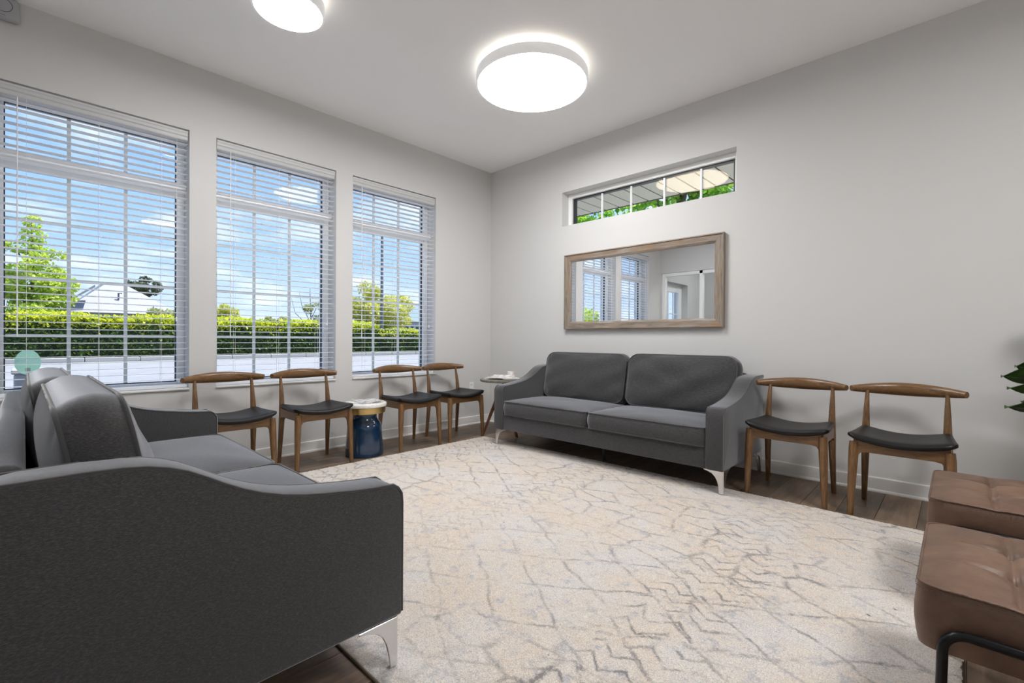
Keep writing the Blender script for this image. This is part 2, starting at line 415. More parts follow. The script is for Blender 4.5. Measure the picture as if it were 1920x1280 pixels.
class MB:
    def __init__(self): self.v = []; self.f = []
    def add(self, v, f):
        o = len(self.v); self.v += [Vector(p) for p in v]; self.f += [[i + o for i in q] for q in f]
        return self
    def box(self, x0, x1, y0, y1, z0, z1):
        v = [(x, y, z) for z in (z0, z1) for y in (y0, y1) for x in (x0, x1)]
        return self.add(v, [(0, 2, 3, 1), (4, 5, 7, 6), (0, 1, 5, 4), (2, 6, 7, 3), (0, 4, 6, 2), (1, 3, 7, 5)])
    def bev(self, x0, x1, y0, y1, z0, z1, b=0.004, seg=2):
        bm = bmesh.new()
        bmesh.ops.create_cube(bm, size=1.0)
        for q in bm.verts:
            q.co = Vector((x0 + (q.co.x + .5) * (x1 - x0), y0 + (q.co.y + .5) * (y1 - y0), z0 + (q.co.z + .5) * (z1 - z0)))
        bmesh.ops.bevel(bm, geom=list(bm.edges), offset=b, segments=seg, profile=0.5, affect='EDGES')
        bm.verts.ensure_lookup_table()
        return self.from_bm(bm)
    def from_bm(self, bm):
        bm.verts.index_update()
        self.add([q.co.copy() for q in bm.verts], [[q.index for q in f.verts] for f in bm.faces])
        bm.free()
        return self
    def prism(self, pts, axis, a, b, bev=0.0, seg=2):
        """extrude the closed 2D outline pts along axis from a to b; 'x': pts=(y,z), 'y': pts=(x,z), 'z': pts=(x,y)"""
        mk = {'x': lambda p, t: (t, p[0], p[1]), 'y': lambda p, t: (p[0], t, p[1]), 'z': lambda p, t: (p[0], p[1], t)}[axis]
        bm = bmesh.new()
        A = [bm.verts.new(mk(p, a)) for p in pts]; B = [bm.verts.new(mk(p, b)) for p in pts]
        n = len(pts)
        f0 = bm.faces.new(A); f1 = bm.faces.new(B[::-1])
        for i in range(n):
            bm.faces.new((A[i], B[i], B[(i + 1) % n], A[(i + 1) % n]))
        bmesh.ops.recalc_face_normals(bm, faces=bm.faces)
        if bev:
            es = list(set(list(f0.edges) + list(f1.edges)))
            bmesh.ops.bevel(bm, geom=es, offset=bev, segments=seg, profile=0.5, affect='EDGES')
        ng = [f for f in bm.faces if len(f.verts) > 4]
        bmesh.ops.triangulate(bm, faces=ng)
        return self.from_bm(bm)
    def tube(self, path, rad, n=10, closed=False, cap=True, ell=None, upv=(0, 0, 1)):
        """path of points, rad a number or list; ell: list of (a,b) half axes -> a along side, b along up"""
        P = [Vector(p) for p in path]; m = len(P)
        rings = []; prev = None
        for i in range(m):
            if closed: d = P[(i + 1) % m] - P[i - 1]
            else: d = P[min(i + 1, m - 1)] - P[max(i - 1, 0)]
            d.normalize()
            if prev is None:
                u = Vector(upv)
                if abs(u.dot(d)) > 0.95: u = Vector((1, 0, 0)) if abs(d.x) < 0.9 else Vector((0, 1, 0))
                s = d.cross(u).normalized()
            else:
                s = (prev - d * prev.dot(d)).normalized()
            prev = s
            w = s.cross(d).normalized()
            if ell: ra, rb = ell[i]
            else: ra = rb = rad[i] if isinstance(rad, (list, tuple)) else rad
            rings.append([P[i] + s * (ra * math.cos(2 * PI * k / n)) + w * (rb * math.sin(2 * PI * k / n)) for k in range(n)])
        v = [q for r in rings for q in r]; f = []
        for i in range(m if closed else m - 1):
            j = (i + 1) % m
            for k in range(n):
                k2 = (k + 1) % n
                f.append((i * n + k, i * n + k2, j * n + k2, j * n + k))
        if cap and not closed:
            f.append(tuple(range(n))[::-1]); f.append(tuple((m - 1) * n + k for k in range(n)))
        return self.add(v, f)
    def lathe(self, prof, n=40, c=(0, 0, 0)):
        v = []; f = []
        for r, z in prof:
            for k in range(n):
                v.append((c[0] + max(r, 1e-4) * math.cos(2 * PI * k / n), c[1] + max(r, 1e-4) * math.sin(2 * PI * k / n), c[2] + z))
        m = len(prof)
        for i in range(m - 1):
            for k in range(n):
                k2 = (k + 1) % n
                f.append((i * n + k, i * n + k2, (i + 1) * n + k2, (i + 1) * n + k))
        if prof[0] != prof[-1]:
            f.append(tuple(range(n))[::-1]); f.append(tuple((m - 1) * n + k for k in range(n)))
        return self.add(v, f)
    def xf(self, mat):
        self.v = [mat @ q for q in self.v]
        return self
    def mesh(self, name, smooth=None):
        me = mesh_from(name, self.v, self.f)
        if smooth is not None:
            me.shade_smooth()
            try: me.set_sharp_from_angle(angle=math.radians(smooth))
            except Exception: pass
        return me
    def build(self, name, mat, parent=None, smooth=None, loc=None):
        return obj(name, self.mesh(name, smooth), mat, parent, loc)

def obj(name, me, mat, parent=None, loc=None, rot=None):
    if mat and not me.materials: me.materials.append(MATS[mat])
    o = bpy.data.objects.new(name, me); COL.objects.link(o)
    if parent: o.parent = parent
    if loc: o.location = loc
    if rot: o.rotation_euler = rot
    return o
def tag(o, label=None, cat=None, group=None, kind=None):
    if label: o['label'] = label
    if cat: o['category'] = cat
    if group: o['group'] = group
    if kind: o['kind'] = kind
    return o
def thing(name, label, cat, loc=(0, 0, 0), rz=0.0, group=None, kind=None):
    o = bpy.data.objects.new(name, None); COL.objects.link(o)
    o.empty_display_size = 0.1; o.location = loc; o.rotation_euler = (0, 0, rz)
    return tag(o, label, cat, group, kind)
def dup(root, loc, rz, label, group=None):
    r = root.copy(); COL.objects.link(r); r.location = loc; r.rotation_euler = (0, 0, rz)
    r['label'] = label
    if group: r['group'] = group
    def rec(src, dst):
        for ch in list(src.children):
            c = ch.copy(); COL.objects.link(c); c.parent = dst
            rec(ch, c)
    rec(root, r)
    return r
def struct(o, label, cat):
    return tag(o, label, cat, kind='structure')

def rr_map(a, b, r, u, v):
    x, y = a * u, b * v
    dx, dy = abs(x) - (a - r), abs(y) - (b - r)
    if dx > 0 and dy > 0:
        L = math.hypot(dx, dy); m = max(dx, dy)
        x = math.copysign(a - r + dx * m / L, x); y = math.copysign(b - r + dy * m / L, y)
    return x, y
def warp_axis(n):
    return [math.sin(PI / 2 * (2 * i / (n - 1) - 1)) * 0.45 + (2 * i / (n - 1) - 1) * 0.55 for i in range(n)]
def cushion(w, d, t, r=0.05, crown=(0.03, 0.0), bulge=0.012, nu=30, nv=24, seed=0, wr=0.004, hf=None, side=5):
    """boxed cushion, w x d, thickness t, lying flat and centred on the origin; returns MB, top ring and bottom ring"""
    R = random.Random(seed)
    ph = [(R.uniform(0, 6), R.uniform(3, 9), R.uniform(3, 9), R.uniform(0, 6)) for _ in range(5)]
    def wrn(u, v): return sum(math.sin(p[1] * u + p[0]) * math.sin(p[2] * v + p[3]) for p in ph) / 5 * wr
    a, b = w / 2, d / 2
    us, vs = warp_axis(nu), warp_axis(nv)
    V = []; F = []
    def layer(sgn, c):
        o = len(V)
        for v in vs:
            for u in us:
                x, y = rr_map(a, b, r, u, v)
                e = (1 - abs(u) ** 3.2) * (1 - abs(v) ** 3.2)
                z = sgn * (t / 2 + c * max(e, 0) ** 0.75) + (wrn(u, v) * min(1, e * 3) if sgn > 0 else 0)
                if hf and sgn > 0: z += hf(x, y, u, v)
                V.append(Vector((x, y, z)))
        for j in range(nv - 1):
            for i in range(nu - 1):
                q = [o + j * nu + i, o + j * nu + i + 1, o + (j + 1) * nu + i + 1, o + (j + 1) * nu + i]
                F.append(q if sgn > 0 else q[::-1])
        ring = [o + i for i in range(nu)] + [o + j * nu + nu - 1 for j in range(1, nv)] + \
               [o + (nv - 1) * nu + i for i in range(nu - 2, -1, -1)] + [o + j * nu for j in range(nv - 2, 0, -1)]
        return ring
    top = layer(1, crown[0]); bot = layer(-1, crown[1])
    n = len(top); prev = bot
    for k in range(1, side + 1):
        if k == side: cur = top
        else:
            s = k / side; cur = []
            for i in range(n):
                p = V[bot[i]].lerp(V[top[i]], s)
                tg = V[top[(i + 1) % n]] - V[top[i - 1]]; nn = Vector((tg.y, -tg.x, 0)).normalized()
                cur.append(len(V)); V.append(p + nn * bulge * math.sin(PI * s))
        for i in range(n):
            F.append([prev[i], prev[(i + 1) % n], cur[(i + 1) % n], cur[i]])
        prev = cur
    mb = MB(); mb.v = V; mb.f = F
    return mb, [V[i].copy() for i in top], [V[i].copy() for i in bot]

# ------------------------------------------------------------------ room shell
H = 3.014; XR = 6.4; YB = -4.5; T = 0.30; YV = -6.5
WIN = [(-4.055, -3.077), (-2.905, -1.952), (-1.790, -0.826)]
WZ0, WZ1 = 0.62, 2.53

def wall_cells(us, zs, holes, mk):
    mb = MB()
    us = sorted(set(us)); zs = sorted(set(zs))
    for i in range(len(us) - 1):
        for j in range(len(zs) - 1):
            cu, cz = (us[i] + us[i + 1]) / 2, (zs[j] + zs[j + 1]) / 2
            if any(h[0] < cu < h[1] and h[2] < cz < h[3] for h in holes): continue
            mk(mb, us[i], us[i + 1], zs[j], zs[j + 1])
    return mb
DOOR = (-5.75, -4.80)
holes = [(a, b, WZ0, WZ1) for a, b in WIN] + [(DOOR[0], DOOR[1], 0.0, 2.15)]
us = [YV - 0.3, 0.0] + [q for h in holes for q in h[:2]]
zs = [-0.15, 0.0, 3.3] + [q for h in holes for q in h[2:]]
wl_ = wall_cells(us, zs, holes, lambda m, a, b, c, d: m.box(-T, 0, a, b, c, d)).build('wall_left', 'wall_paint')
struct(wl_, 'pale grey window wall with three tall openings', 'wall')
TR = (1.085, 2.827, 2.190, 2.545)
wb_ = wall_cells([-T, XR + T, TR[0], TR[1]], [-0.15, 3.3, TR[2], TR[3]], [TR],
                 lambda m, a, b, c, d: m.box(a, b, 0, 0.26, c, d)).build('wall_back', 'wall_paint')
struct(wb_, 'pale grey wall behind the long sofa and the mirror', 'wall')
wr_ = MB().box(XR, XR + T, YB - 0.12, 0, -0.15, 3.3).build('wall_right', 'wall_paint')
struct(wr_, 'plain pale grey side wall past the plant', 'wall')
GP = (0.03, 1.62, 0.0, 2.26)
wf_ = wall_cells([0.0, XR, GP[0], GP[1]], [0.0, H, GP[3]], [GP],
                 lambda m, a, b, c, d: m.box(a, b, YB - 0.12, YB, c, d)).build('wall_front', 'wall_paint')
struct(wf_, 'pale grey wall with glazed entry screen facing the mirror', 'wall')
ce = MB().box(-T, XR + T, YV - 0.3, 0.26, H, H + 0.12).build('ceiling', 'ceiling_paint')
struct(ce, 'smooth white ceiling', 'ceiling')
wv = MB().box(0, 2.9, YV - 0.15, YV, 0, H).box(2.75, 2.9, YV, YB - 0.12, 0, H).build('wall_entry', 'wall_paint')
struct(wv, 'pale walls of the small entry lobby', 'wall')

# floor : boards laid one by one
fl = MB().box(-0.0, XR, YV, 0.0, -0.15, -0.008).build('floor', 'soil')
struct(fl, 'dark brown wood plank floor', 'floor')
PWD, PLN = 0.18, 1.22
plank_me = {}
def plank_mesh(w, l):
    k = (round(w, 3), round(l, 3))
    if k not in plank_me:
        plank_me[k] = MB().bev(0.0008, w - 0.0008, 0.0008, l - 0.0008, -0.008, 0.0, 0.0012, 1).mesh('plank')
        plank_me[k].materials.append(MATS['floor_plank'])
    return plank_me[k]
x = 0.0; ci = 0
while x < XR - 0.01:
    w = min(PWD, XR - x)
    y = YB; off = [0.42, 1.0, 0.2, 0.78, 0.6][ci % 5]
    first = True
    while y < -0.001:
        l = min(off if first else PLN, -y); first = False
        if l > 0.02:
            obj('plank', plank_mesh(w, l), None, fl, (x, y, 0))
        y += l
    x += w; ci += 1

# baseboards with shoe moulding
def baseboard(name, axis, a, b, label):
    pr = [(0, 0), (0.022, 0), (0.022, 0.008), (0.018, 0.016), (0.012, 0.018), (0.012, 0.090), (0.009, 0.096), (0, 0.096)]
    if axis == 'y':
        o = MB().prism([(p, z) for p, z in pr], 'y', a, b).build(name, 'trim_white')
    else:
        o = MB().prism([(-p, z) for p, z in pr], 'x', a, b).build(name, 'trim_white')
    struct(o, label, 'baseboard')
baseboard('baseboard_left', 'y', YB, 0.0, 'white baseboard along the window wall')
baseboard('baseboard_back', 'x', 0.0, XR, 'white baseboard along the mirror wall')

# ------------------------------------------------------------------ windows and blinds
GX = -0.20            # glass plane of the tall windows
wlab = ['tall white window nearest the sofa seen from its end, with green sticker', 'middle one of the three tall white windows', 'tall white window nearest the room corner']
for k, (y0, y1) in enumerate(WIN):
    w = thing('window_%d' % (k + 1), wlab[k], 'window', (0, (y0 + y1) / 2, WZ0), kind='structure')
    def W(mb, nm, mat, sm=None):
        return mb.xf(Matrix.Translation((0, -(y0 + y1) / 2, -WZ0))).build(nm, mat, w, sm)
    fw = 0.045
    W(MB().bev(GX - 0.05, GX + 0.05, y0, y0 + fw, WZ0, WZ1, .004), 'stile', 'vinyl_white')
    W(MB().bev(GX - 0.05, GX + 0.05, y1 - fw, y1, WZ0, WZ1, .004), 'stile', 'vinyl_white')
    W(MB().bev(GX - 0.05, GX + 0.05, y0 + fw, y1 - fw, WZ1 - fw - 0.02, WZ1, .004), 'head_rail', 'vinyl_white')
    W(MB().bev(GX - 0.05, GX + 0.05, y0 + fw, y1 - fw, WZ0, WZ0 + fw, .004), 'bottom_rail', 'vinyl_white')
    W(MB().bev(GX - 0.05, GX + 0.11, y0, y1, 2.098, 2.150, .004), 'transom_bar', 'vinyl_white')
    W(MB().bev(GX - 0.03, GX + 0.03, y0 + fw, y1 - fw, 2.062, 2.098, .003), 'sash_rail', 'vinyl_white')
    g = 0.006
    for (z0, z1) in ((WZ0 + fw, 2.062), (2.150, WZ1 - fw - 0.02)):
        mb = MB()
        mb.box(GX - 0.012, GX + 0.012, y0 + fw, y0 + fw + g, z0, z1).box(GX - 0.012, GX + 0.012, y1 - fw - g, y1 - fw, z0, z1)
        mb.box(GX - 0.012, GX + 0.012, y0 + fw + g, y1 - fw - g, z1 - g, z1).box(GX - 0.012, GX + 0.012, y0 + fw + g, y1 - fw - g, z0, z0 + g)
        W(mb, 'gasket', 'gasket')
        W(MB().box(GX - 0.002, GX + 0.002, y0 + fw + g, y1 - fw - g, z0 + g, z1 - g), 'pane', 'glass')
        wd = (y1 - y0 - 2 * fw) / 3
        for q in (1, 2):
            yy = y0 + fw + wd * q
            W(MB().box(GX - 0.020, GX - 0.004, yy - 0.010, yy + 0.010, z0, z1), 'muntin', 'vinyl_white')
        if z0 < 1:
            for zz in (1.006, 1.376, 1.746):
                W(MB().box(GX - 0.0195, GX - 0.0045, y0 + fw, y1 - fw, zz - 0.010, zz + 0.010), 'muntin', 'vinyl_white')
    W(MB().bev(-0.145, 0.012, y0 - 0.0, y1 + 0.0, WZ0 - 0.006, WZ0 + 0.008, .003), 'sill', 'trim_white')

# venetian blinds
SL = 0.0445
blab = ['white venetian blind in the window nearest the end-on sofa', 'white venetian blind in the middle tall window', 'white venetian blind in the window nearest the corner']
slat_me = {}
for k, (y0, y1) in enumerate(WIN):
    yc = (y0 + y1) / 2; hw = (y1 - y0) / 2 - 0.008
    b = thing('window_blind', blab[k], 'blind', (-0.05, yc, WZ0 + 0.008), group='venetian blinds in the tall windows')
    key = round(hw, 4)
    if key not in slat_me:
        mb = MB(); n = 6; V = []; F = []
        for i in range(n + 1):
            xx = -0.025 + 0.05 * i / n; zz = 0.0018 * (1 - (xx / 0.025) ** 2)
            for s in (-1, 1):
                V.append((xx, s * hw, zz)); V.append((xx, s * hw, zz - 0.0022))
        for i in range(n):
            a, c = 4 * i, 4 * i + 4
            F += [(a, a + 2, c + 2, c), (a + 1, c + 1, c + 3, a + 3), (a, c, c + 1, a + 1), (a + 2, a + 3, c + 3, c + 2)]
        F += [(0, 1, 3, 2), (4 * n, 4 * n + 2, 4 * n + 3, 4 * n + 1)]
        mb.add(V, F); slat_me[key] = mb.mesh('slat', 40); slat_me[key].materials.append(MATS['blind_white'])
    zb = WZ0 + 0.008
    # valance with a stepped profile
    pr = [(0.0, 2.452), (0.030, 2.452), (0.034, 2.458), (0.034, 2.478), (0.040, 2.484), (0.040, 2.502), (0.044, 2.508), (0.044, 2.520), (0.0, 2.520)]
    MB().prism([(p, z - zb) for p, z in pr], 'y', -hw, hw).build('valance', 'blind_white', b)
    MB().bev(-0.028, 0.0, -hw, hw, 2.455 - zb, 2.515 - zb, .003).build('head_box', 'blind_white', b)
    z = 2.428 - zb; i = 0
    while z > 0.055:
        obj('slat', slat_me[key], None, b, (0, 0, z), (0, math.radians(-2.0 + rnd.uniform(-.8, .8)), 0)); z -= SL; i += 1
    MB().bev(-0.026, 0.026, -hw, hw, 0.004, 0.026, .004).build('bottom_rail', 'blind_white', b)
    for f in (-0.72, -0.02, 0.68):
        mb = MB()
        for xx in (-0.026, 0.026):
            mb.tube([(xx, f * hw, 0.02), (xx, f * hw, 2.46 - zb)], 0.0009, 5)
        mb.build('ladder_cord', 'cord_white', b)
    MB().tube([(0.034, -0.80 * hw, 1.0 - zb), (0.034, -0.80 * hw, 2.45 - zb)], 0.0032, 6).build('tilt_wand', 'cord_white', b)
    mb = MB().tube([(0.033, 0.86 * hw, 1.15 - zb), (0.033, 0.86 * hw, 2.45 - zb)], 0.0012, 5)
    mb.lathe([(0.002, 0), (0.006, 0.004), (0.005, 0.03), (0.002, 0.036)], 8, (0.033, 0.86 * hw, 1.115 - zb))
    mb.build('lift_cord', 'cord_white', b)

# high window over the mirror
w4 = thing('window_4', 'long low window high over the mirror, with thin white bars', 'window', ((TR[0] + TR[1]) / 2, 0.0, TR[2]), kind='structure')
def W4(mb, nm, mat): return mb.xf(Matrix.Translation((-(TR[0] + TR[1]) / 2, 0, -TR[2]))).build(nm, mat, w4)
gy = 0.15
W4(MB().bev(TR[0], TR[0] + .045, gy - .04, gy + .05, TR[2], TR[3], .003), 'stile', 'vinyl_white')
W4(MB().bev(TR[1] - .045, TR[1], gy - .04, gy + .05, TR[2], TR[3], .003), 'stile', 'vinyl_white')
W4(MB().bev(TR[0] + .045, TR[1] - .045, gy - .04, gy + .05, TR[3] - .045, TR[3], .003), 'head_rail', 'vinyl_white')
W4(MB().bev(TR[0] + .045, TR[1] - .045, gy - .04, gy + .05, TR[2], TR[2] + .03, .003), 'bottom_rail', 'vinyl_white')
mb = MB()
mb.box(TR[0] + .045, TR[0] + .066, gy - .01, gy + .03, TR[2] + .03, TR[3] - .045).box(TR[1] - .066, TR[1] - .045, gy - .01, gy + .03, TR[2] + .03, TR[3] - .045)
mb.box(TR[0] + .066, TR[1] - .066, gy - .01, gy + .03, TR[3] - .060, TR[3] - .045)
W4(mb, 'gasket', 'gasket')
W4(MB().box(TR[0] + .066, TR[1] - .066, gy - .002, gy + .002, TR[2] + .03, TR[3] - .060), 'pane', 'glass')
for xx in (1.492, 1.820, 2.157, 2.494):
    W4(MB().box(xx - .0075, xx + .0075, gy - .020, gy - .004, TR[2] + .03, TR[3] - .060), 'muntin', 'vinyl_white')

# glazed entry screen behind the camera, seen in the mirror
es = thing('door_1', 'white framed glazed entry screen reflected in the mirror', 'door', (GP[0], YB - 0.06, 0), kind='structure')
def ES(mb, nm, mat): return mb.xf(Matrix.Translation((-GP[0], 0.06 - YB, 0))).build(nm, mat, es)
yy0, yy1 = YB - 0.10, YB - 0.02
for xx in (GP[0], 0.74, GP[1] - .06):
    ES(MB().bev(xx, xx + .06, yy0, yy1, 0, GP[3], .004), 'post', 'vinyl_white')
ES(MB().bev(GP[0] + .06, GP[1] - .06, yy0, yy1, GP[3] - .06, GP[3], .004), 'head_rail', 'vinyl_white')
ES(MB().bev(GP[0] + .06, GP[1] - .06, yy0, yy1, 0, 0.18, .004), 'kick_rail', 'vinyl_white')
for a, c in ((GP[0] + .06, .74), (.80, GP[1] - .06)):
    ES(MB().box(a, c, YB - .062, YB - .058, .18, GP[3] - .06), 'pane', 'glass')
ed = thing('door_2', 'white outer door with gridded glass reflected in the mirror', 'door', (-0.15, (DOOR[0] + DOOR[1]) / 2, 0), kind='structure')
def ED(mb, nm, mat): return mb.xf(Matrix.Translation((0.15, -(DOOR[0] + DOOR[1]) / 2, 0))).build(nm, mat, ed)
for a, c in ((DOOR[0], DOOR[0] + .14), (DOOR[1] - .14, DOOR[1])):
    ED(MB().bev(-.18, -.13, a, c, 0, 2.15, .004), 'stile', 'vinyl_white')
ED(MB().bev(-.18, -.13, DOOR[0] + .14, DOOR[1] - .14, 1.98, 2.15, .004), 'head_rail', 'vinyl_white')
ED(MB().bev(-.18, -.13, DOOR[0] + .14, DOOR[1] - .14, 0, .25, .004), 'kick_rail', 'vinyl_white')
ED(MB().box(-.157, -.153, DOOR[0] + .14, DOOR[1] - .14, .25, 1.98), 'pane', 'glass')
for q in (1, 2):
    yq = DOOR[0] + .14 + (DOOR[1] - DOOR[0] - .28) * q / 3
    ED(MB().box(-.166, -.146, yq - .008, yq + .008, .25, 1.98), 'muntin', 'vinyl_white')
for zq in (.68, 1.11, 1.54):
    ED(MB().box(-.165, -.147, DOOR[0] + .14, DOOR[1] - .14, zq - .008, zq + .008), 'muntin', 'vinyl_white')
ED(MB().tube([(-.09, DOOR[1] - .2, .95), (-.06, DOOR[1] - .2, .97), (-.06, DOOR[1] - .2, 1.2), (-.09, DOOR[1] - .2, 1.22), (-.13, DOOR[1] - .2, 1.22)], .01, 8), 'handle', 'chrome')

# ------------------------------------------------------------------ ceiling lamps
def ceiling_lamp(label, c, r, emat, zb=2.895):
    t = thing('ceiling_lamp', label, 'lamp', (c[0], c[1], H), group='round ceiling lamps')
    h0, h1 = zb - H, zb - H + 0.072
    MB().lathe([(r - .012, h0), (r - .003, h0), (r, h0 + .004), (r, h1 - .004), (r - .004, h1), (r - .012, h1), (r - .012, h0)], 96).build('rim', 'acrylic_rim', t, 40)
    MB().lathe([(r - .012, h0 + .006), (r - .012, h0 + .001), (r * .5, h0)], 96).build('diffuser', emat, t)
    MB().lathe([(r - .012, h1 - .012), (r - .012, h1 - .004), (r * .5, h1 - .004)], 96).build('back_plate', 'plastic_white', t)
    MB().lathe([(r * .84, h1), (r * .84, h1 + .004), (r * .76, h1 + .004), (r * .76, h1), (r * .84, h1)], 96).build('halo_ring', 'lamp_halo', t)
    MB().lathe([(r * .4, h1 - .006), (r * .4, -0.0), (r * .2, -0.0)], 48).build('mount', 'plastic_white', t)
ceiling_lamp('large round glowing ceiling lamp over the rug', (1.795, -1.297), 0.416, 'lamp_large')
ceiling_lamp('smaller round glowing ceiling lamp near the windows, cut by the top edge', (1.29, -2.86), 0.194, 'lamp_small')

ceiling_lamp('added unseen round ceiling lamp over the leather seats, brightening the right half', (5.05, -2.2), 0.416, 'lamp_side_added')  # added lamp, out of view, to lift the right half of the room
ceiling_lamp('added round ceiling lamp brightening the entry lobby behind the glazed screen', (1.35, -5.5), 0.30, 'lamp_large')  # added lamp so the lobby looks bright in the mirror

# ------------------------------------------------------------------ rug
def make_rug():
    x0, x1, y0, y1 = 0.625, 4.13, -3.217, -0.674
    nx, ny = 420, 300
    g = np.random.default_rng(3)
    xs = np.linspace(x0, x1, nx); ys = np.linspace(y0, y1, ny)
    X, Y = np.meshgrid(xs, ys)
    Z = 0.0125 + g.normal(0, 0.0011, X.shape)
    ed = np.minimum.reduce([X - x0, x1 - X, Y - y0, y1 - Y])
    Z *= 0.55 + 0.45 * np.clip(ed / 0.012, 0, 1)
    X = X + g.normal(0, 0.0022, X.shape) ; Y = Y + g.normal(0, 0.0022, Y.shape)
    c = Vector(((x0 + x1) / 2, (y0 + y1) / 2, 0))
    V = np.stack([X - c.x, Y - c.y, Z], -1).reshape(-1, 3)
    idx = np.arange(nx * ny).reshape(ny, nx)
    F = np.stack([idx[:-1, :-1], idx[:-1, 1:], idx[1:, 1:], idx[1:, :-1]], -1).reshape(-1, 4)
    me = bpy.data.meshes.new('pile'); me.from_pydata(V.tolist(), [], F.tolist()); me.update(); me.shade_smooth()
    t = thing('area_rug', 'large cream rug with worn grey line pattern between the sofas', 'rug', c)
    obj('pile', me, 'rug_pile', t)
    hx, hy = (x1 - x0) / 2, (y1 - y0) / 2
    MB().box(-hx - .001, hx + .001, -hy - .001, hy + .001, 0.0005, 0.006).build('backing', 'rug_binding', t)
    MB().tube([(-hx, -hy, .006), (hx, -hy, .006), (hx, hy, .006), (-hx, hy, .006)], 0.005, 6, closed=True).build('bound_edge', 'rug_binding', t)
make_rug()

# ------------------------------------------------------------------ sofas
ARM = [(0.006, 0.163), (0.0, 0.175), (0.0, 0.505), (0.006, 0.532), (0.018, 0.551), (0.036, 0.563), (0.06, 0.568), (0.10, 0.571), (0.15, 0.576), (0.20, 0.583),
       (0.25, 0.590), (0.30, 0.599), (0.35, 0.611), (0.40, 0.628), (0.44, 0.646), (0.48, 0.668), (0.515, 0.690), (0.55, 0.710), (0.585, 0.724), (0.62, 0.733),
       (0.66, 0.738), (0.72, 0.740), (0.81, 0.739), (0.832, 0.735), (0.84, 0.722), (0.84, 0.163)]
def make_sofa():
    L, AT = 2.08, 0.112
    t = thing('sofa', '', 'sofa', group='charcoal sofas facing each other')
    hx = L / 2
    fr = MB().bev(-hx + AT - .002, hx - AT + .002, 0.012, 0.80, 0.163, 0.303, .006)
    fr.build('base_rail', 'fabric_grey', t, 40)
    pr = []
    MB().bev(-hx + AT - .002, hx - AT + .002, 0.795, 0.862, 0.165, 0.748, .026, 4).build('back_frame', 'fabric_grey', t, 60)
    for s in (-1, 1):
        x0, x1 = (s * hx, s * (hx - AT)); a, b = min(x0, x1), max(x0, x1)
        ar = MB().prism(ARM, 'x', a, b, 0.011, 3).build('arm', 'fabric_grey', t, 35)
        mb = MB()
        for xx in (a + .004, b - .004):
            mb.tube([(xx, p + (.004 if i < 3 else 0), z - (.004 if 5 < i < 23 else 0)) for i, (p, z) in enumerate(ARM)][1:-1], 0.0048, 6)
        mb.build('piping', 'fabric_piping', ar, 60)
    cw = (L - 2 * AT) / 2
    for s in (-1, 1):
        mb, top, bot = cushion(cw - .006, 0.60, 0.118, 0.045, (0.030, 0.004), 0.010, 34, 28, seed=5 + s, wr=0.004)
        mt = Matrix.Translation((s * cw / 2, -0.004 + 0.30, 0.303 + 0.059 + .004))
        c = mb.xf(mt).build('seat_cushion', 'fabric_grey', t, 50)
        pm = MB().tube(top, 0.0052, 6, closed=True).tube(bot, 0.0052, 6, closed=True).xf(mt).build('piping', 'fabric_piping', c, 60)
    for s in (-1, 1):
        mb, top, bot = cushion(cw - .022, 0.440, 0.112, 0.085, (0.045, 0.050), 0.018, 44, 34, seed=15 + s, wr=0.016)
        # stand it up, lean it back
        mt = Matrix.Translation((s * (cw / 2 + .004), 0.664, 0.642)) @ Matrix.Rotation(math.radians(-11), 4, 'X') @ Matrix.Rotation(math.radians(90), 4, 'X')
        c = mb.xf(mt).build('back_cushion', 'fabric_grey', t, 50)
        MB().tube(top, 0.0055, 6, closed=True).tube(bot, 0.0055, 6, closed=True).xf(mt).build('piping', 'fabric_piping', c, 60)
    # curved metal legs
    def leg(sx, sy, z0):
        h = 0.163
        o = [(0, h), (-0.125, h), (-0.122, h - .007), (-0.095, h - .013), (-0.070, h - .024), (-0.050, h - .042), (-0.037, h - .068), (-0.029, h - .10), (-0.022, z0), (0, z0)]
        mb = MB()
        xo = sx * (hx - 0.006); yo = 0.020 if sy < 0 else 0.815
        mb.prism([(xo + sx * p, z) for p, z in o], 'y', yo - .004, yo + .004, .0015, 1)
        mb.prism([(yo + (-sy) * -p * 1.0 if sy > 0 else yo - p, z) for p, z in o] if sy < 0 else [(yo + p, z) for p, z in o], 'x', xo - .004, xo + .004, .0015, 1)
        mb.build('leg', 'chrome', t)
    for sx in (-1, 1):
        leg(sx, -1, 0.0175); leg(sx, 1, 0.0005)
    MB().tube([(0, 0.26, 0.0), (0, 0.26, 0.165)], [0.012, 0.02], 10).build('centre_leg', 'black_plastic', t)
    return t
sofa = make_sofa()
sofa.location = (2.005, -0.866, 0)
sofa['label'] = 'long charcoal fabric sofa standing under the mirror'
sofa_2 = dup(sofa, (1.86, -3.125, 0), PI, 'long charcoal fabric sofa seen end-on from its arm, facing the mirror', 'charcoal sofas facing each other')

for o in sofa_2.children:
    if o.name.startswith('back_cushion'):
        if o.bound_box[0][0] > -0.1: o.location = (0.012, 0.024, -0.020)       # the far cushion has slid back a little
        else: o.location = (-0.004, -0.006, -0.004)
for o in sofa.children:
    if o.name.startswith('back_cushion') and o.bound_box[0][0] > -0.1: o.location = (0, -0.012, 0.006)

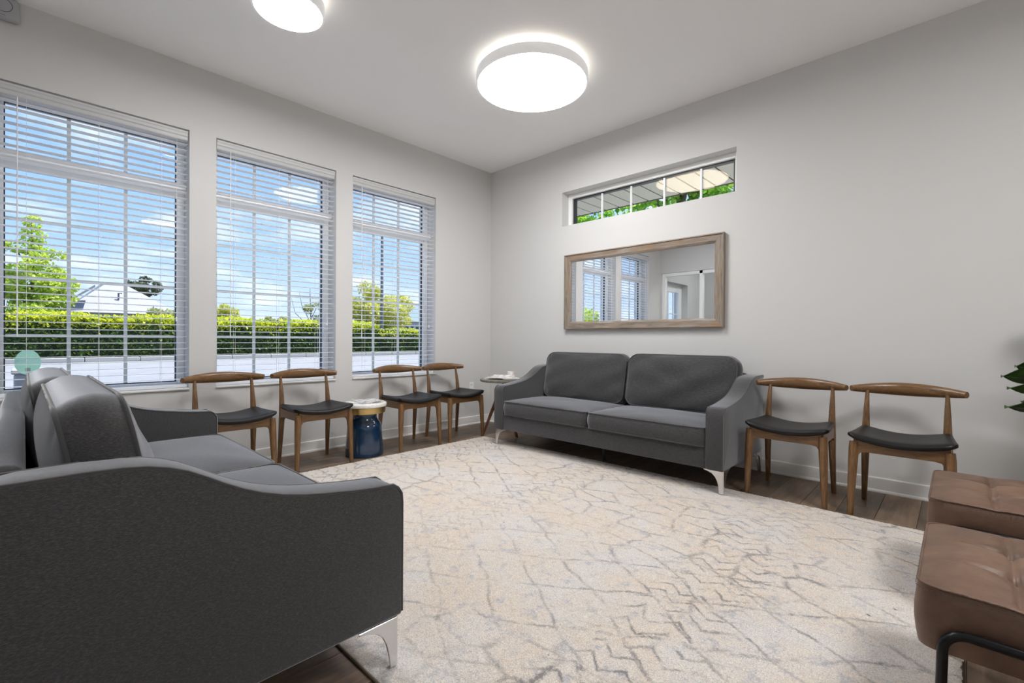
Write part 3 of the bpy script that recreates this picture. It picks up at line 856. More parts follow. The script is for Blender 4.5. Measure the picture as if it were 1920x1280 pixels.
# ------------------------------------------------------------------ elbow chairs
def make_chair():
    t = thing('elbow_chair', '', 'chair', group='walnut elbow chairs along the walls')
    for s in (-1, 1):
        MB().tube([(s * .215, -.200, 0), (s * .211, -.197, .15), (s * .206, -.192, .30), (s * .202, -.188, .385), (s * .200, -.186, .425)],
                  [.0150, .0190, .0230, .0250, .0235], 14).build('front_leg', 'walnut_upright', t, 50)
        MB().tube([(s * .197, .200, 0), (s * .193, .186, .15), (s * .190, .172, .30), (s * .189, .166, .38), (s * .188, .168, .46), (s * .187, .180, .56), (s * .186, .197, .645), (s * .185, .206, .690)],
                  [.0135, .0170, .0205, .0220, .0205, .0165, .0120, .0100], 14).build('rear_leg', 'walnut_upright', t, 50)
    def rail(w, zt_end, zt_mid, zb_end, zb_mid):
        """outline of a rail in (u,z) with the curved haunches where it meets the legs"""
        pts = []; n = 14
        for i in range(n + 1):
            u = -w + 2 * w * i / n; q = (u / w) ** 2
            pts.append((u, zt_mid + (zt_end - zt_mid) * q))
        for i in range(n + 1):
            u = w - 2 * w * i / n
            e = max(0.0, (abs(u) - (w - .045)) / .045)
            pts.append((u, zb_mid - (zb_mid - zb_end) * e ** 2.2))
        return pts
    MB().prism(rail(.198, .446, .416, .325, .372), 'y', -.200, -.174, .002, 1).build('front_rail', 'walnut_rail', t, 40)
    MB().prism(rail(.184, .440, .412, .325, .372), 'y', .156, .178, .002, 1).build('rear_rail', 'walnut_rail', t, 40)
    for s in (-1, 1):
        pts = [(p - .010, z) for p, z in rail(.176, .440, .440, .325, .376)]
        a = s * .205; b = s * .183
        MB().prism(pts, 'x', min(a, b), max(a, b), .002, 1).build('side_rail', 'walnut_rail', t, 40)
    # saddle seat: corners up, middle dips
    nu, nv = 26, 22; V = []; F = []
    us = warp_axis(nu); vs = warp_axis(nv)
    def outline(u, v):
        hwid = .236 + (.205 - .236) * (v + 1) / 2
        yy = -.222 + (v + 1) / 2 * .392
        x, y = rr_map(hwid, .196, .045, u, v)
        y = y - .026 - .012 * (1 - u * u) * max(0, -v) + .0
        if v > 0: x *= 1 - .0 * v
        return x, y
    for sgn in (1, -1):
        for v in vs:
            for u in us:
                x, y = outline(u, v)
                dip = .432 + .036 * abs(u) ** 2.0 + .006 * (v * v)
                e = max(0.0, (1 - abs(u) ** 8) * (1 - abs(v) ** 8)) ** 0.5
                th = .006 + .017 * e if sgn > 0 else -.008 - .012 * e
                V.append((x, y, dip + th - .006))
    N = nu * nv
    for j in range(nv - 1):
        for i in range(nu - 1):
            a = j * nu + i
            F.append((a, a + 1, a + nu + 1, a + nu)); F.append((N + a, N + a + nu, N + a + nu + 1, N + a + 1))
    ring = [i for i in range(nu)] + [j * nu + nu - 1 for j in range(1, nv)] + [(nv - 1) * nu + i for i in range(nu - 2, -1, -1)] + [j * nu for j in range(nv - 2, 0, -1)]
    for i in range(len(ring)):
        a, b = ring[i], ring[(i + 1) % len(ring)]
        F.append((a, N + a, N + b, b))
    MB().add(V, F).build('seat_pad', 'vinyl_black', t, 70)
    # bowed back rest, thick in the middle, round ends
    n = 32; path = []; ell = []
    for i in range(n + 1):
        s = -1 + 2 * i / n
        path.append((s * .265, .272 - .105 * abs(s) ** 1.9, .700 + .004 * (1 - s * s)))
        q = max(0.0, 1 - abs(s) ** 1.8)
        ell.append((.0165 + .006 * q, .0180 + .0220 * q ** 0.9))
    bk = MB().tube(path, 0, 16, ell=ell).build('back_rest', 'walnut_rail', t, 50)
    return t
ch = make_chair()
ch.location = (3.335, -0.446, 0)
ch['label'] = 'walnut elbow chair with black seat right beside the sofa under the mirror'
G = 'walnut elbow chairs along the walls'
dup(ch, (3.888, -0.440, 0), 0, 'walnut elbow chair with black seat between its twin and the brown leather seats', G)
dup(ch, (0.385, -2.897, 0), PI / 2, 'walnut elbow chair half hidden by the arm of the end-on sofa', G)
dup(ch, (0.385, -2.312, 0), PI / 2, 'walnut elbow chair just before the blue pedestal table, under middle window', G)
dup(ch, (0.385, -1.424, 0), PI / 2, 'walnut elbow chair just past the blue pedestal table', G)
dup(ch, (0.380, -0.872, 0), PI / 2, 'walnut elbow chair nearest the corner table and wall outlet', G)

# ------------------------------------------------------------------ leather seats
def make_leather_seat():
    t = thing('leather_seat', '', 'seat', group='brown tufted leather seats')
    Lx, Ly, th = 0.64, 0.525, 0.145
    seams_x = [-0.150, 0.020, 0.190]; seams_y = [-0.088, 0.088]
    def hf(x, y, u, v):
        d = 0.0
        e = min(1.0, (1 - abs(v)) / .10) * 1.0
        for sx in seams_x:
            d += 0.013 * math.exp(-((x - sx) / .009) ** 2) + 0.009 * math.exp(-((x - sx) / .05) ** 2)
        for sy in seams_y:
            f = 1.0 if x > seams_x[0] else max(0.0, 1 - (seams_x[0] - x) / .19) ** 1.3
            d += f * (0.012 * math.exp(-((y - sy) / .009) ** 2) + 0.008 * math.exp(-((y - sy) / .045) ** 2))
            for sx in seams_x:
                d += 0.012 * math.exp(-(((x - sx) ** 2 + (y - sy) ** 2) / .022 ** 2))
        return -d * max(0.15, min(1, e)) * (1 if abs(u) < .985 else .2)
    mb, top, bot = cushion(Lx, Ly, th, 0.035, (0.030, 0.006), 0.008, 120, 100, seed=4, wr=0.003, hf=hf)
    mt = Matrix.Translation((Lx / 2, 0, 0.28 + th / 2))
    c = mb.xf(mt).build('cushion', 'leather_brown', t, 60)
    MB().tube(top, 0.0032, 6, closed=True).xf(mt).build('stitched_seam', 'leather_brown', c, 60)
    # little stitches just under the top seam
    mbs = MB()
    for i in range(0, len(top), 2):
        p = top[i]; q = top[(i + 1) % len(top)]
        n = Vector((p.x / (Lx / 2), p.y / (Ly / 2), 0))
        o = Vector((0, 0, -.010)) + Vector((math.copysign(.0045, p.x) if abs(p.x) > Lx / 2 - .03 else 0, math.copysign(.0045, p.y) if abs(p.y) > Ly / 2 - .03 else 0, 0))
        mbs.tube([p.lerp(q, .15) + o, p.lerp(q, .75) + o], 0.0011, 4)
    mbs.xf(mt).build('stitching', 'leather_thread', c)
    for s in (-1, 1):
        y = s * (Ly / 2 + .022); zt = .343; r = .045; x0, x1 = .045, Lx - .03
        path = [(x0 - .006, y, 0.0175)]
        path += [(x0, y, zt - r)]
        path += [(x0 + r - r * math.cos(a), y, zt - r + r * math.sin(a)) for a in [PI / 2 * k / 6 for k in range(1, 7)]]
        path += [(x1 - r + r * math.sin(a), y, zt - r + r * math.cos(a)) for a in [PI / 2 * k / 6 for k in range(0, 7)]]
        path += [(x1 + .006, y, 0.0)]
        MB().tube(path, .0105, 12, upv=(0, 1, 0)).build('side_frame', 'black_metal', t, 50)
    for xx in (.33, Lx - .08):
        MB().tube([(xx, -(Ly / 2 + .022), .335), (xx, -(Ly / 2 - .03), .272), (xx, Ly / 2 - .03, .272), (xx, Ly / 2 + .022, .335)], .009, 10).build('cross_bar', 'black_metal', t, 50)
    return t
ls = make_leather_seat()
ls.location = (4.048, -2.190, 0)
ls['label'] = 'tufted brown leather seat with its black tube leg in view'
dup(ls, (4.042, -1.365, 0), 0, 'tufted brown leather seat in front of the chair, behind the other leather seat', 'brown tufted leather seats')

# ------------------------------------------------------------------ blue pedestal table
bt = thing('pedestal_table', 'glossy navy blue vase-shaped side table with brass and white top', 'table', (0.412, -1.888, 0))
MB().lathe([(.150, 0), (.157, .004), (.1585, .02), (.157, .06), (.152, .12), (.147, .18), (.1445, .22), (.142, .245), (.135, .268), (.122, .288), (.110, .304), (.104, .322), (.103, .340), (.106, .356), (.112, .366), (.08, .366)], 64).build('pedestal', 'blue_glaze', bt, 50)
MB().lathe([(.165, .364), (.172, .366), (.173, .372), (.176, .414), (.172, .418), (.16, .418)], 64).build('brass_band', 'brass', bt, 40)
MB().lathe([(.176, .417), (.182, .419), (.184, .424), (.184, .440), (.181, .447), (.174, .450), (.08, .450)], 64).build('top', 'marble_white', bt, 40)

# ------------------------------------------------------------------ corner table
ctx, cty = 0.652, -0.435
ct = thing('corner_table', 'round weathered wood tripod table standing in the room corner', 'table', (ctx, cty, 0))
MB().lathe([(.228, .556), (.238, .560), (.241, .570), (.241, .580), (.236, .584), (.12, .584)], 64).build('top', 'weathered_board', ct, 40)
MB().lathe([(.05, .549), (.05, .5565), (.02, .5565)], 24).build('mount_plate', 'steel_dark', ct, 40)
MB().tube([(0, 0, .36), (0, 0, .552)], .011, 12).build('screw_post', 'steel_dark', ct, 50)
MB().lathe([(.03, .350), (.04, .354), (.04, .392), (.03, .396)], 24).build('hub', 'mahogany', ct, 40)
for ang in (-124, -2, 118):
    a = math.radians(ang); d = Vector((math.cos(a), math.sin(a), 0)); s = Vector((-math.sin(a), math.cos(a), 0))
    mb = MB()
    top_c = d * .028 + Vector((0, 0, .470)); bot_c = d * .212
    V = []
    for c, wd, hd in ((bot_c, .010, .011), (bot_c.lerp(top_c, .75), .012, .019), (top_c, .012, .014)):
        V += [c + s * wd + d * hd, c - s * wd + d * hd, c - s * wd - d * hd, c + s * wd - d * hd]
    F = [(0, 1, 2, 3)[::-1], (8, 9, 10, 11)]
    for i in (0, 4):
        for k in range(4): F.append((i + k, i + (k + 1) % 4, i + 4 + (k + 1) % 4, i + 4 + k))
    mb.add(V, F).build('leg', 'mahogany', ct)

# ------------------------------------------------------------------ magazines and a cup
def magazine(label, loc, rz, w, d, h, mat, curl=0.0, group='magazines on the corner table'):
    t = thing('magazine', label, 'magazine', loc, rz, group=group)
    n = 10; V = []; F = []
    for i in range(n + 1):
        xx = -w / 2 + w * i / n; zz = curl * (i / n) ** 3
        for yy in (-d / 2, d / 2):
            V += [(xx, yy, zz), (xx, yy, zz + h)]
    for i in range(n):
        a, c = 4 * i, 4 * i + 4
        F += [(a, c, c + 2, a + 2), (a, a + 1, c + 1, c), (a + 2, c + 2, c + 3, a + 3)]
    F += [(0, 2, 3, 1), (4 * n, 4 * n + 1, 4 * n + 3, 4 * n + 2)]
    MB().add(V, F).build('pages', 'paper_edge', t)
    V2 = []; F2 = []
    for i in range(n + 1):
        xx = (-w / 2 + w * i / n) * 1.01; zz = curl * (i / n) ** 3 + h
        for yy in (-d / 2 * 1.01, d / 2 * 1.01): V2 += [(xx, yy, zz), (xx, yy, zz + .0012)]
    MB().add(V2, F + [(4 * i + 1, 4 * i + 3, 4 * i + 7, 4 * i + 5) for i in range(n)]).build('cover', mat, t)
magazine('folded grey magazine on the window side of corner table', (ctx - .085, cty - .035, .585), .6, .19, .26, .006, 'magazine_grey', .0)
magazine('pale magazine lying flat on the sofa side of corner table', (ctx + .095, cty - .010, .5925), 1.1, .19, .25, .007, 'magazine_pale', .0)
magazine('pink-toned open magazine topmost on the corner table', (ctx + .045, cty - .075, .6015), 1.9, .18, .24, .004, 'magazine_pink', .018)
cup = thing('candle_cup', 'small white cup standing on the corner table', 'cup', (ctx - .005, cty + .125, .5845))
MB().lathe([(.033, 0), (.036, .002), (.037, .066), (.035, .068), (.033, .066), (.032, .010), (.01, .009)], 32).build('body', 'cup_white', cup, 40)
MB().lathe([(.0366, .014), (.0376, .0145), (.0380, .034), (.0370, .0345)], 32).build('label_band', 'cup_band', cup, 40)
magazine('white magazine lying under another on the blue pedestal table', (0.392, -1.905, .4505), 0.9, .20, .26, .004, 'magazine_pale', .0, 'magazines on the blue pedestal table')
magazine('grey printed magazine on top of the blue pedestal table', (0.420, -1.868, .457), 1.5, .19, .24, .003, 'magazine_grey', .006, 'magazines on the blue pedestal table')

# ------------------------------------------------------------------ mirror
MX0, MX1, MZ0, MZ1 = 1.147, 2.750, 1.104, 1.873
mr = thing('wall_mirror', 'wide mirror in a rustic brown wood frame over the sofa', 'mirror', ((MX0 + MX1) / 2, 0, MZ0))
def MR(mb, nm, mat): return mb.xf(Matrix.Translation((-(MX0 + MX1) / 2, 0, -MZ0))).build(nm, mat, mr)
fw = 0.078
def mitre(side):
    # frame section: lip, board, inner bevel
    sec = [(0, -.004), (0, -.040), (.010, -.044), (.014, -.036), (.060, -.032), (fw, -.022), (fw, -.004)]
    V = []; F = []
    n = len(sec)
    for (p, y) in sec:
        if side == 'bottom': V += [(MX0 + p, y, MZ0 + p), (MX1 - p, y, MZ0 + p)]
        if side == 'top': V += [(MX0 + p, y, MZ1 - p), (MX1 - p, y, MZ1 - p)]
        if side == 'left': V += [(MX0 + p, y, MZ0 + p), (MX0 + p, y, MZ1 - p)]
        if side == 'right': V += [(MX1 - p, y, MZ0 + p), (MX1 - p, y, MZ1 - p)]
    for i in range(n):
        j = (i + 1) % n
        F.append((2 * i, 2 * i + 1, 2 * j + 1, 2 * j))
    F.append(tuple(2 * i for i in range(n))); F.append(tuple(2 * i + 1 for i in range(n))[::-1])
    return MB().add(V, F)
for sd in ('bottom', 'top'): MR(mitre(sd), 'frame_board', 'frame_wood_h')
for sd in ('left', 'right'): MR(mitre(sd), 'frame_board', 'frame_wood_v')
MR(MB().box(MX0 + fw - .01, MX1 - fw + .01, -.016, -.010, MZ0 + fw - .01, MZ1 - fw + .01), 'mirror_glass', 'mirror_silver')
MR(MB().box(MX0 + .01, MX1 - .01, -.009, -.0005, MZ0 + .01, MZ1 - .01), 'backing', 'soffit_gap')

# ------------------------------------------------------------------ outlet, alarm, sticker
ou = thing('wall_outlet', 'white double power outlet low on the window wall near the corner', 'outlet', (0, -0.305, 0.44))
MB().bev(0.0, .006, -.036, .036, -.058, .058, .003).build('cover_plate', 'plastic_white', ou)
for z in (-.026, .026):
    r = MB().bev(.006, .0085, -.017, .017, z - .014, z + .014, .002).build('socket', 'plastic_white', ou)
    MB().box(.0084, .0089, -.008, -.005, z - .005, z + .005).box(.0084, .0089, .005, .008, z - .005, z + .005).build('slot', 'black_plastic', r)
al = thing('alarm_siren', 'small white alarm box high on the window wall, cut by the frame corner', 'alarm', (0, -4.01, 2.938))
MB().bev(0.0, .040, -.070, .070, -.068, .068, .018, 4).build('housing', 'plastic_grey', al, 50)
a_ = MB().tube([(.0405, .040 * math.cos(q), .014 + .040 * math.sin(q)) for q in [2 * PI * k / 40 for k in range(40)]], .0012, 6, closed=True).build('speaker_ring', 'gasket', al)
MB().box(.0398, .0408, -.012, .012, -.046, -.0445).build('status_slot', 'gasket', al)

st = thing('window_sticker', 'round mint green sticker with reversed white lettering on window glass', 'sticker', (GX + .0022, -3.905, 0.835))
disc = MB().prism([(.060 * math.cos(q), .080 * math.sin(q)) for q in [2 * PI * k / 48 for k in range(48)]], 'x', 0.0, .0010).build('disc', 'sticker_mint', st)
def sticker_text(body, size, z, nm):
    cu = bpy.data.curves.new(nm, 'FONT'); cu.body = body; cu.size = size; cu.align_x = 'CENTER'; cu.align_y = 'CENTER'; cu.extrude = 0.0009
    cu.offset = 0.0004 if size > .02 else 0.0
    cu.resolution_u = 4
    tmp = bpy.data.objects.new(nm + '_outline', cu); COL.objects.link(tmp)
    bpy.context.view_layer.update()
    me = bpy.data.meshes.new_from_object(tmp.evaluated_get(bpy.context.evaluated_depsgraph_get()))
    bpy.data.objects.remove(tmp); bpy.data.curves.remove(cu)
    # printed to be read from outside, so it runs backwards seen from the room
    me.transform(Matrix.Translation((.0005, 0, z)) @ Matrix(((0, 0, 1, 0), (-1, 0, 0, 0), (0, 1, 0, 0), (0, 0, 0, 1))))
    bmt = bmesh.new(); bmt.from_mesh(me); bmesh.ops.remove_doubles(bmt, verts=bmt.verts, dist=1e-6); bmesh.ops.recalc_face_normals(bmt, faces=bmt.faces); bmt.to_mesh(me); bmt.free()
    o = bpy.data.objects.new(nm, me); COL.objects.link(o); o.parent = st
    md = disc.modifiers.new('cut', 'BOOLEAN'); md.operation = 'DIFFERENCE'; md.solver = 'EXACT'; md.object = o
    bpy.context.view_layer.update()
    dm = bpy.data.meshes.new_from_object(disc.evaluated_get(bpy.context.evaluated_depsgraph_get()))
    disc.modifiers.clear()
    bmt = bmesh.new(); bmt.from_mesh(dm); vol = bmt.calc_volume(); bmt.free()
    if vol > 8e-6: disc.data = dm
    me.materials.clear(); me.materials.append(MATS['sticker_white'])
    for p in me.polygons: p.material_index = 0
sticker_text('NEIGHBORHOOD', .0125, .030, 'small_lettering')
sticker_text('FAVORITE', .024, .004, 'lettering')
MB().box(.0009, .0014, -.012, .012, -.060, -.036).box(.0015, .0017, -.005, .005, -.060, -.046).build('house_emblem', 'sticker_grey', st)

# ------------------------------------------------------------------ fiddle leaf fig
fg = thing('fiddle_leaf_fig', 'potted fiddle-leaf fig whose dark leaves reach in at the frame edge', 'plant', (4.60, -0.42, 0))
MB().lathe([(.12, 0), (.13, .004), (.165, .30), (.170, .305), (.170, .325), (.158, .325), (.155, .29), (.05, .285)], 40).build('pot', 'terracotta', fg, 40)
MB().lathe([(.155, .27), (.155, .295), (.05, .30)], 40).build('soil', 'soil', fg, 40)
MB().tube([(0, 0, .28), (.01, .0, .5), (-.012, .01, .75), (.0, .0, 1.0), (.01, -.01, 1.25)], [.014, .013, .011, .009, .006], 10).build('stem', 'bark', fg, 50)
def leaf(base, yaw, pitch, L, Wd, droop, roll=0.0):
    n, m = 14, 8; V = []; F = []
    for i in range(n + 1):
        s = i / n
        wdt = Wd * (math.sin(PI * min(1, s * 1.0) ** 1.25) ** 0.75) * (0.62 + 0.5 * s) if 0 < s < 1 else 0.002
        for j in range(m + 1):
            q = -1 + 2 * j / m
            xx = L * s; yy = q * wdt / 2
            zz = -droop * s * s * L + 0.10 * abs(q) * wdt + 0.012 * math.sin(9 * s + 2 * q) * abs(q)
            V.append((xx, yy, zz))
    for i in range(n):
        for j in range(m):
            a = i * (m + 1) + j; F.append((a, a + 1, a + m + 2, a + m + 1))
    mt = Matrix.Translation(base) @ Matrix.Rotation(yaw, 4, 'Z') @ Matrix.Rotation(-pitch, 4, 'Y') @ Matrix.Rotation(roll, 4, 'X')
    N = len(V); V = V + [(a, b, c - .0012) for a, b, c in V]
    F = F + [tuple(N + k for k in f[::-1]) for f in F]
    o = MB().add(V, F).xf(mt).build('leaf', 'fig_leaf', fg, 80)
    MB().tube([(-.03, 0, .0), (0, 0, .0)] + [(L * s, 0, -droop * s * s * L + .001) for s in (.25, .5, .75, .97)], [.003, .003, .0024, .002, .0014, .0006], 6).xf(mt).build('midrib', 'fig_vein', o)
R_ = random.Random(21)
D = math.radians
# leaves that reach to the left, then the rest of the crown
for base, tip, Wd, ro in [
    ((-.02, -.01, .815), (-.326, -.03, .832), .135, D(38)), ((-.02, -.02, .745), (-.305, -.05, .775), .105, D(30)),
    ((-.02, .0, .655), (-.312, -.03, .677), .110, D(28)), ((-.01, -.02, .850), (-.278, -.04, .885), .150, D(40)),
    ((-.01, -.03, .735), (-.262, -.10, .712), .13, D(50)), ((-.03, -.02, .640), (-.235, -.10, .475), .20, D(64)),
    ((-.01, .01, .95), (-.22, .03, 1.06), .16, D(30)), ((-.01, -.02, .60), (-.15, -.20, .52), .16, D(20))]:
    dv = Vector(tip) - Vector(base)
    leaf(base, math.atan2(dv.y, dv.x), math.atan2(dv.z, math.hypot(dv.x, dv.y)), dv.length, Wd, 0.03, ro)
for i in range(16):
    z = .55 + .72 * i / 16
    yaw = i * 2.4 + .3
    if 2.5 < (yaw % (2 * PI)) < 4.2: yaw += 2.6
    leaf((.0, 0, z), yaw, D(R_.uniform(5, 40)), R_.uniform(.20, .28), R_.uniform(.13, .18), R_.uniform(.1, .35), D(R_.uniform(-20, 20)))

# ------------------------------------------------------------------ outside
gr = MB().box(-140, -T - .01, -120, 120, -0.5, -0.15).build('ground_road', 'asphalt')
struct(gr, 'pale grey road surface outside the tall windows', 'road')
g2 = MB().box(-T, 60, 0.27, 120, -0.5, -0.15).build('ground_garden', 'garden_ground')
struct(g2, 'pale ground under the garden trees behind the wall', 'ground')
g3 = MB().box(-60, -24.9, -80, 60, -0.16, -0.06).build('ground_bed', 'mulch')
struct(g3, 'dark planting bed under the hedge', 'ground')
# kerb in separate stones
kb = thing('kerb', 'pale concrete kerb along the far side of the road', 'kerb', (-24.8, 0, -0.15), kind='structure')
kme = MB().bev(-.10, .10, -.99, .99, 0, .20, .03, 2).mesh('kerb_stone'); kme.materials.append(MATS['concrete'])
for i in range(-18, 16):
    obj('kerb_stone', kme, None, kb, (0, i * 2.0 + 1, 0))
# roof edge above the windows and eave over the high window
rf = MB().box(-0.95, XR + T, YV - 0.6, 0.26, 3.3, 3.46).build('roof', 'shingle_dark')
struct(rf, 'flat roof edge over the window wall', 'roof')
sf = thing('ceiling_soffit', 'beige ribbed eave soffit seen through the high window', 'eave', (2.0, 0.26, 2.60), kind='structure')
spme = MB().bev(-.087, .087, 0.0, .78, 0.0, .012, .003, 1).mesh('soffit_panel'); spme.materials.append(MATS['soffit_panel'])
for i in range(-11, 24):
    obj('soffit_panel', spme, None, sf, (i * .19, 0, 0))
MB().box(-2.25, 4.6, 0.0, .80, .014, .024).build('soffit_backing', 'soffit_gap', sf)
MB().bev(-2.25, 4.6, .78, .81, -.004, .20, .004).build('fascia_board', 'soffit_gap', sf)
MB().prism([(0, .03), (.80, .21), (0, .72)], 'x', -2.25, 4.6).build('eave_roof', 'shingle_dark', sf)

def leaf_cloud(n, pts, size, seed, flat=0.0):
    g = np.random.default_rng(seed)
    P = pts
    a = g.normal(size=(n, 3)); a /= np.linalg.norm(a, axis=1)[:, None]
    b = g.normal(size=(n, 3)); b -= (a * b).sum(1)[:, None] * a; b /= np.linalg.norm(b, axis=1)[:, None]
    s = size * g.uniform(.6, 1.25, (n, 1))
    V = np.stack([P + a * s, P + b * s * .55, P - a * s * .9, P - b * s * .55], 1).reshape(-1, 3)
    F = np.arange(4 * n).reshape(n, 4)
    me = bpy.data.meshes.new('leaves')
    me.from_pydata(V.tolist(), [], F.tolist()); me.update()
    return me
def blob_points(n, blobs, seed, shell=0.55):
    g = np.random.default_rng(seed)
    vol = np.array([b[3] * b[4] * b[5] for b in blobs]) ** .67; vol = vol / vol.sum()
    k = g.choice(len(blobs), n, p=vol)
    d = g.normal(size=(n, 3)); d /= np.linalg.norm(d, axis=1)[:, None]
    r = shell + (1 - shell) * g.uniform(size=(n, 1)) ** .6
    B = np.array(blobs)[k]
    return B[:, :3] + d * r * B[:, 3:6] * g.uniform(.8, 1.08, (n, 1))
def tree(name, label, loc, blobs, mat, n, size, seed, trunk=None, limbs=(), group='trees and shrubs across the road', cat='tree'):
    t = thing(name, label, cat, loc, group=group)
    P = blob_points(n, blobs, seed)
    obj('foliage', leaf_cloud(n, P, size, seed + 1), mat, t)['kind'] = 'stuff'
    if trunk:
        MB().tube(trunk[0], trunk[1], 8).build('trunk', 'bark', t, 60)
    for q in limbs:
        MB().tube(q[0], q[1], 6).build('limb', 'bark', t, 60)
    return t
def rblobs(n, c, R, r, seed):
    q = random.Random(seed); out = []
    for _ in range(n):
        while True:
            v = Vector((q.uniform(-1, 1), q.uniform(-1, 1), q.uniform(-1, 1)))
            if v.length < 1: break
        s = q.uniform(.7, 1.2)
        out.append((c[0] + v.x * R[0], c[1] + v.y * R[1], c[2] + v.z * R[2], r * s, r * s, r * s * .8))
    return out

# clipped hedge
hg = thing('hedge', 'long clipped hedge across the road with bright yellow-green top', 'hedge', (-26.2, 0, -0.06))
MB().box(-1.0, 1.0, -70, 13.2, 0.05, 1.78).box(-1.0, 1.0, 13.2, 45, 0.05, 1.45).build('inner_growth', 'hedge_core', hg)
def hedge_pts(n, y0, y1, h, seed):
    g = np.random.default_rng(seed)
    y = g.uniform(y0, y1, n); f = g.uniform(size=n)
    z = np.where(f < .72, g.uniform(0.12, h, n), h + g.normal(0, .07, n))
    x = np.where(f < .72, 1.0 + g.normal(0, .07, n) + .05 * np.sin(y * 3 + z * 4), g.uniform(-1.0, 1.05, n))
    return np.stack([x, y, z], 1)
for (n, a, b, h, s, sz) in ((30000, -7, 13.2, 1.92, 1, .085), (12000, 13.2, 26, 1.60, 2, .09), (9000, -70, -7, 1.92, 3, .17)):
    obj('foliage', leaf_cloud(n, hedge_pts(n, a, b, h, s), sz, s + 50), 'leaf_hedge', hg)['kind'] = 'stuff'
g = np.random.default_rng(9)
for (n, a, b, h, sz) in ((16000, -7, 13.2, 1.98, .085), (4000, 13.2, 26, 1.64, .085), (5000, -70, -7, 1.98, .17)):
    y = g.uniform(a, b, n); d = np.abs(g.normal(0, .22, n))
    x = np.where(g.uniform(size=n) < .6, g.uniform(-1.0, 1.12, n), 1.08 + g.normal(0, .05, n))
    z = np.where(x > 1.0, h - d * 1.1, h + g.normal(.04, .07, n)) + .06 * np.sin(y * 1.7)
    obj('fresh_growth_sunlit', leaf_cloud(n, np.stack([x, y, z], 1), sz, 77), 'leaf_fresh_sunlit', hg)['kind'] = 'stuff'  # young shoots on top, coloured brighter for the sun falling there

tree('leafy_tree', 'tall bright lime-green tree behind the hedge at the first window', (-30, -3.7, -.1),
     rblobs(34, (0, .12, 3.5), (1.0, 1.35, 2.1), .62, 1) + [(0, .1, 6.2, .35, .55, .5), (0, .6, 5.4, .4, .9, .35), (0, -.3, 5.6, .4, .9, .35), (0, .1, 6.9, .3, .4, .4)], 'leaf_spring', 11000, .11, 11,
     ([(0, 0, 0), (.05, .05, 2.5), (0, .1, 4.6), (0, .05, 7.0)], [.14, .11, .07, .02]),
     [([(0, .05, 4.2), (0, .7, 5.2), (0, 1.2, 5.5)], [.04, .025, .01]), ([(0, .05, 4.6), (0, -.5, 5.4), (0, -.9, 5.7)], [.04, .02, .01])])
tree('round_tree', 'rounded dark green tree standing behind the pale house roof', (-50, 3.75, -.1),
     rblobs(30, (0, 0, 5.75), (.8, 1.5, .75), .36, 2), 'leaf_dark', 3200, .11, 12, ([(0, 0, 0), (0, 0, 5.5)], [.12, .05]),
     [([(0, 0, 4.6), (0, 1.0, 5.8)], [.05, .02]), ([(0, 0, 4.6), (0, -.9, 5.7)], [.05, .02])])
tree('weeping_shrub', 'loose olive shrub in front of the house and behind the hedge', (-34, 2.0, -.1),
     rblobs(12, (0, 0, 2.3), (.8, 1.0, .8), .42, 3), 'leaf_olive', 2600, .10, 13, ([(0, 0, 0), (0, 0, 2.2)], [.08, .04]), cat='shrub')
tree('red_shrub', 'small red-leaved shrub at the edge of the first window', (-30.5, 2.55, -.1),
     [(0, 0, 1.9, .3, .3, .35), (0, .2, 1.6, .3, .35, .5)], 'leaf_red', 700, .08, 14, ([(0, 0, 0), (0, 0, 1.6)], [.04, .02]), cat='shrub')
tree('leafy_shrub', 'light green shrub behind the hedge at the near side of middle window', (-34, 6.45, -.1),
     rblobs(14, (0, 0, 2.6), (.8, .95, .75), .42, 4), 'leaf_gold', 3000, .10, 15, ([(0, 0, 0), (0, 0, 2.4)], [.08, .04]), cat='shrub')
tree('low_shrub', 'low mounded green shrub behind the middle of the hedge', (-34, 9.5, -.1),
     rblobs(10, (0, 0, 2.2), (.7, 1.1, .45), .38, 5), 'leaf_olive', 2000, .10, 16, ([(0, 0, 0), (0, 0, 2.0)], [.08, .04]), cat='shrub')
tree('sparse_tree', 'sparse young tree with thin bare twigs at the far side of middle window', (-32, 11.4, -.1),
     rblobs(12, (0, .4, 3.1), (.6, 1.1, 1.1), .38, 6), 'leaf_olive', 1500, .085, 17, ([(0, 0, 0), (0, 0, 2.4), (0, -.1, 5.0)], [.07, .05, .012]),
     [([(0, 0, 2.2), (0, -.7, 3.6), (0, -.9, 4.6)], [.03, .02, .006]), ([(0, 0, 2.6), (0, .6, 3.8), (0, .9, 4.9)], [.03, .02, .006]), ([(0, 0, 1.8), (0, -1.2, 3.0), (0, -1.5, 4.2)], [.03, .02, .006])])
tree('golden_tree', 'large yellow-green tree behind the utility pole', (-32, 17.5, -.1),
     rblobs(40, (0, 0, 3.4), (1.6, 2.7, 1.75), .75, 7) + [(0, -1.3, 5.3, .8, .9, .7), (0, 1.9, 4.5, .8, 1.0, .6)], 'leaf_gold', 11000, .13, 18, ([(0, 0, 0), (0, 0, 4.0)], [.2, .08]))
for i, (xx, yy, lab) in enumerate(((-38, -16, 'far tree beyond the hedge, first seen only in the mirror'), (-40, -34, 'far tree beyond the hedge, second seen only in the mirror'), (-36, -52, 'far tree beyond the hedge, third seen only in the mirror'))):
    tree('far_tree', lab, (xx, yy, -.1), rblobs(24, (0, 0, 3.6), (3.0, 4.5, 2.2), 1.3, 30 + i), 'leaf_spring', 3500, .26, 40 + i, ([(0, 0, 0), (0, 0, 4)], [.25, .1]))

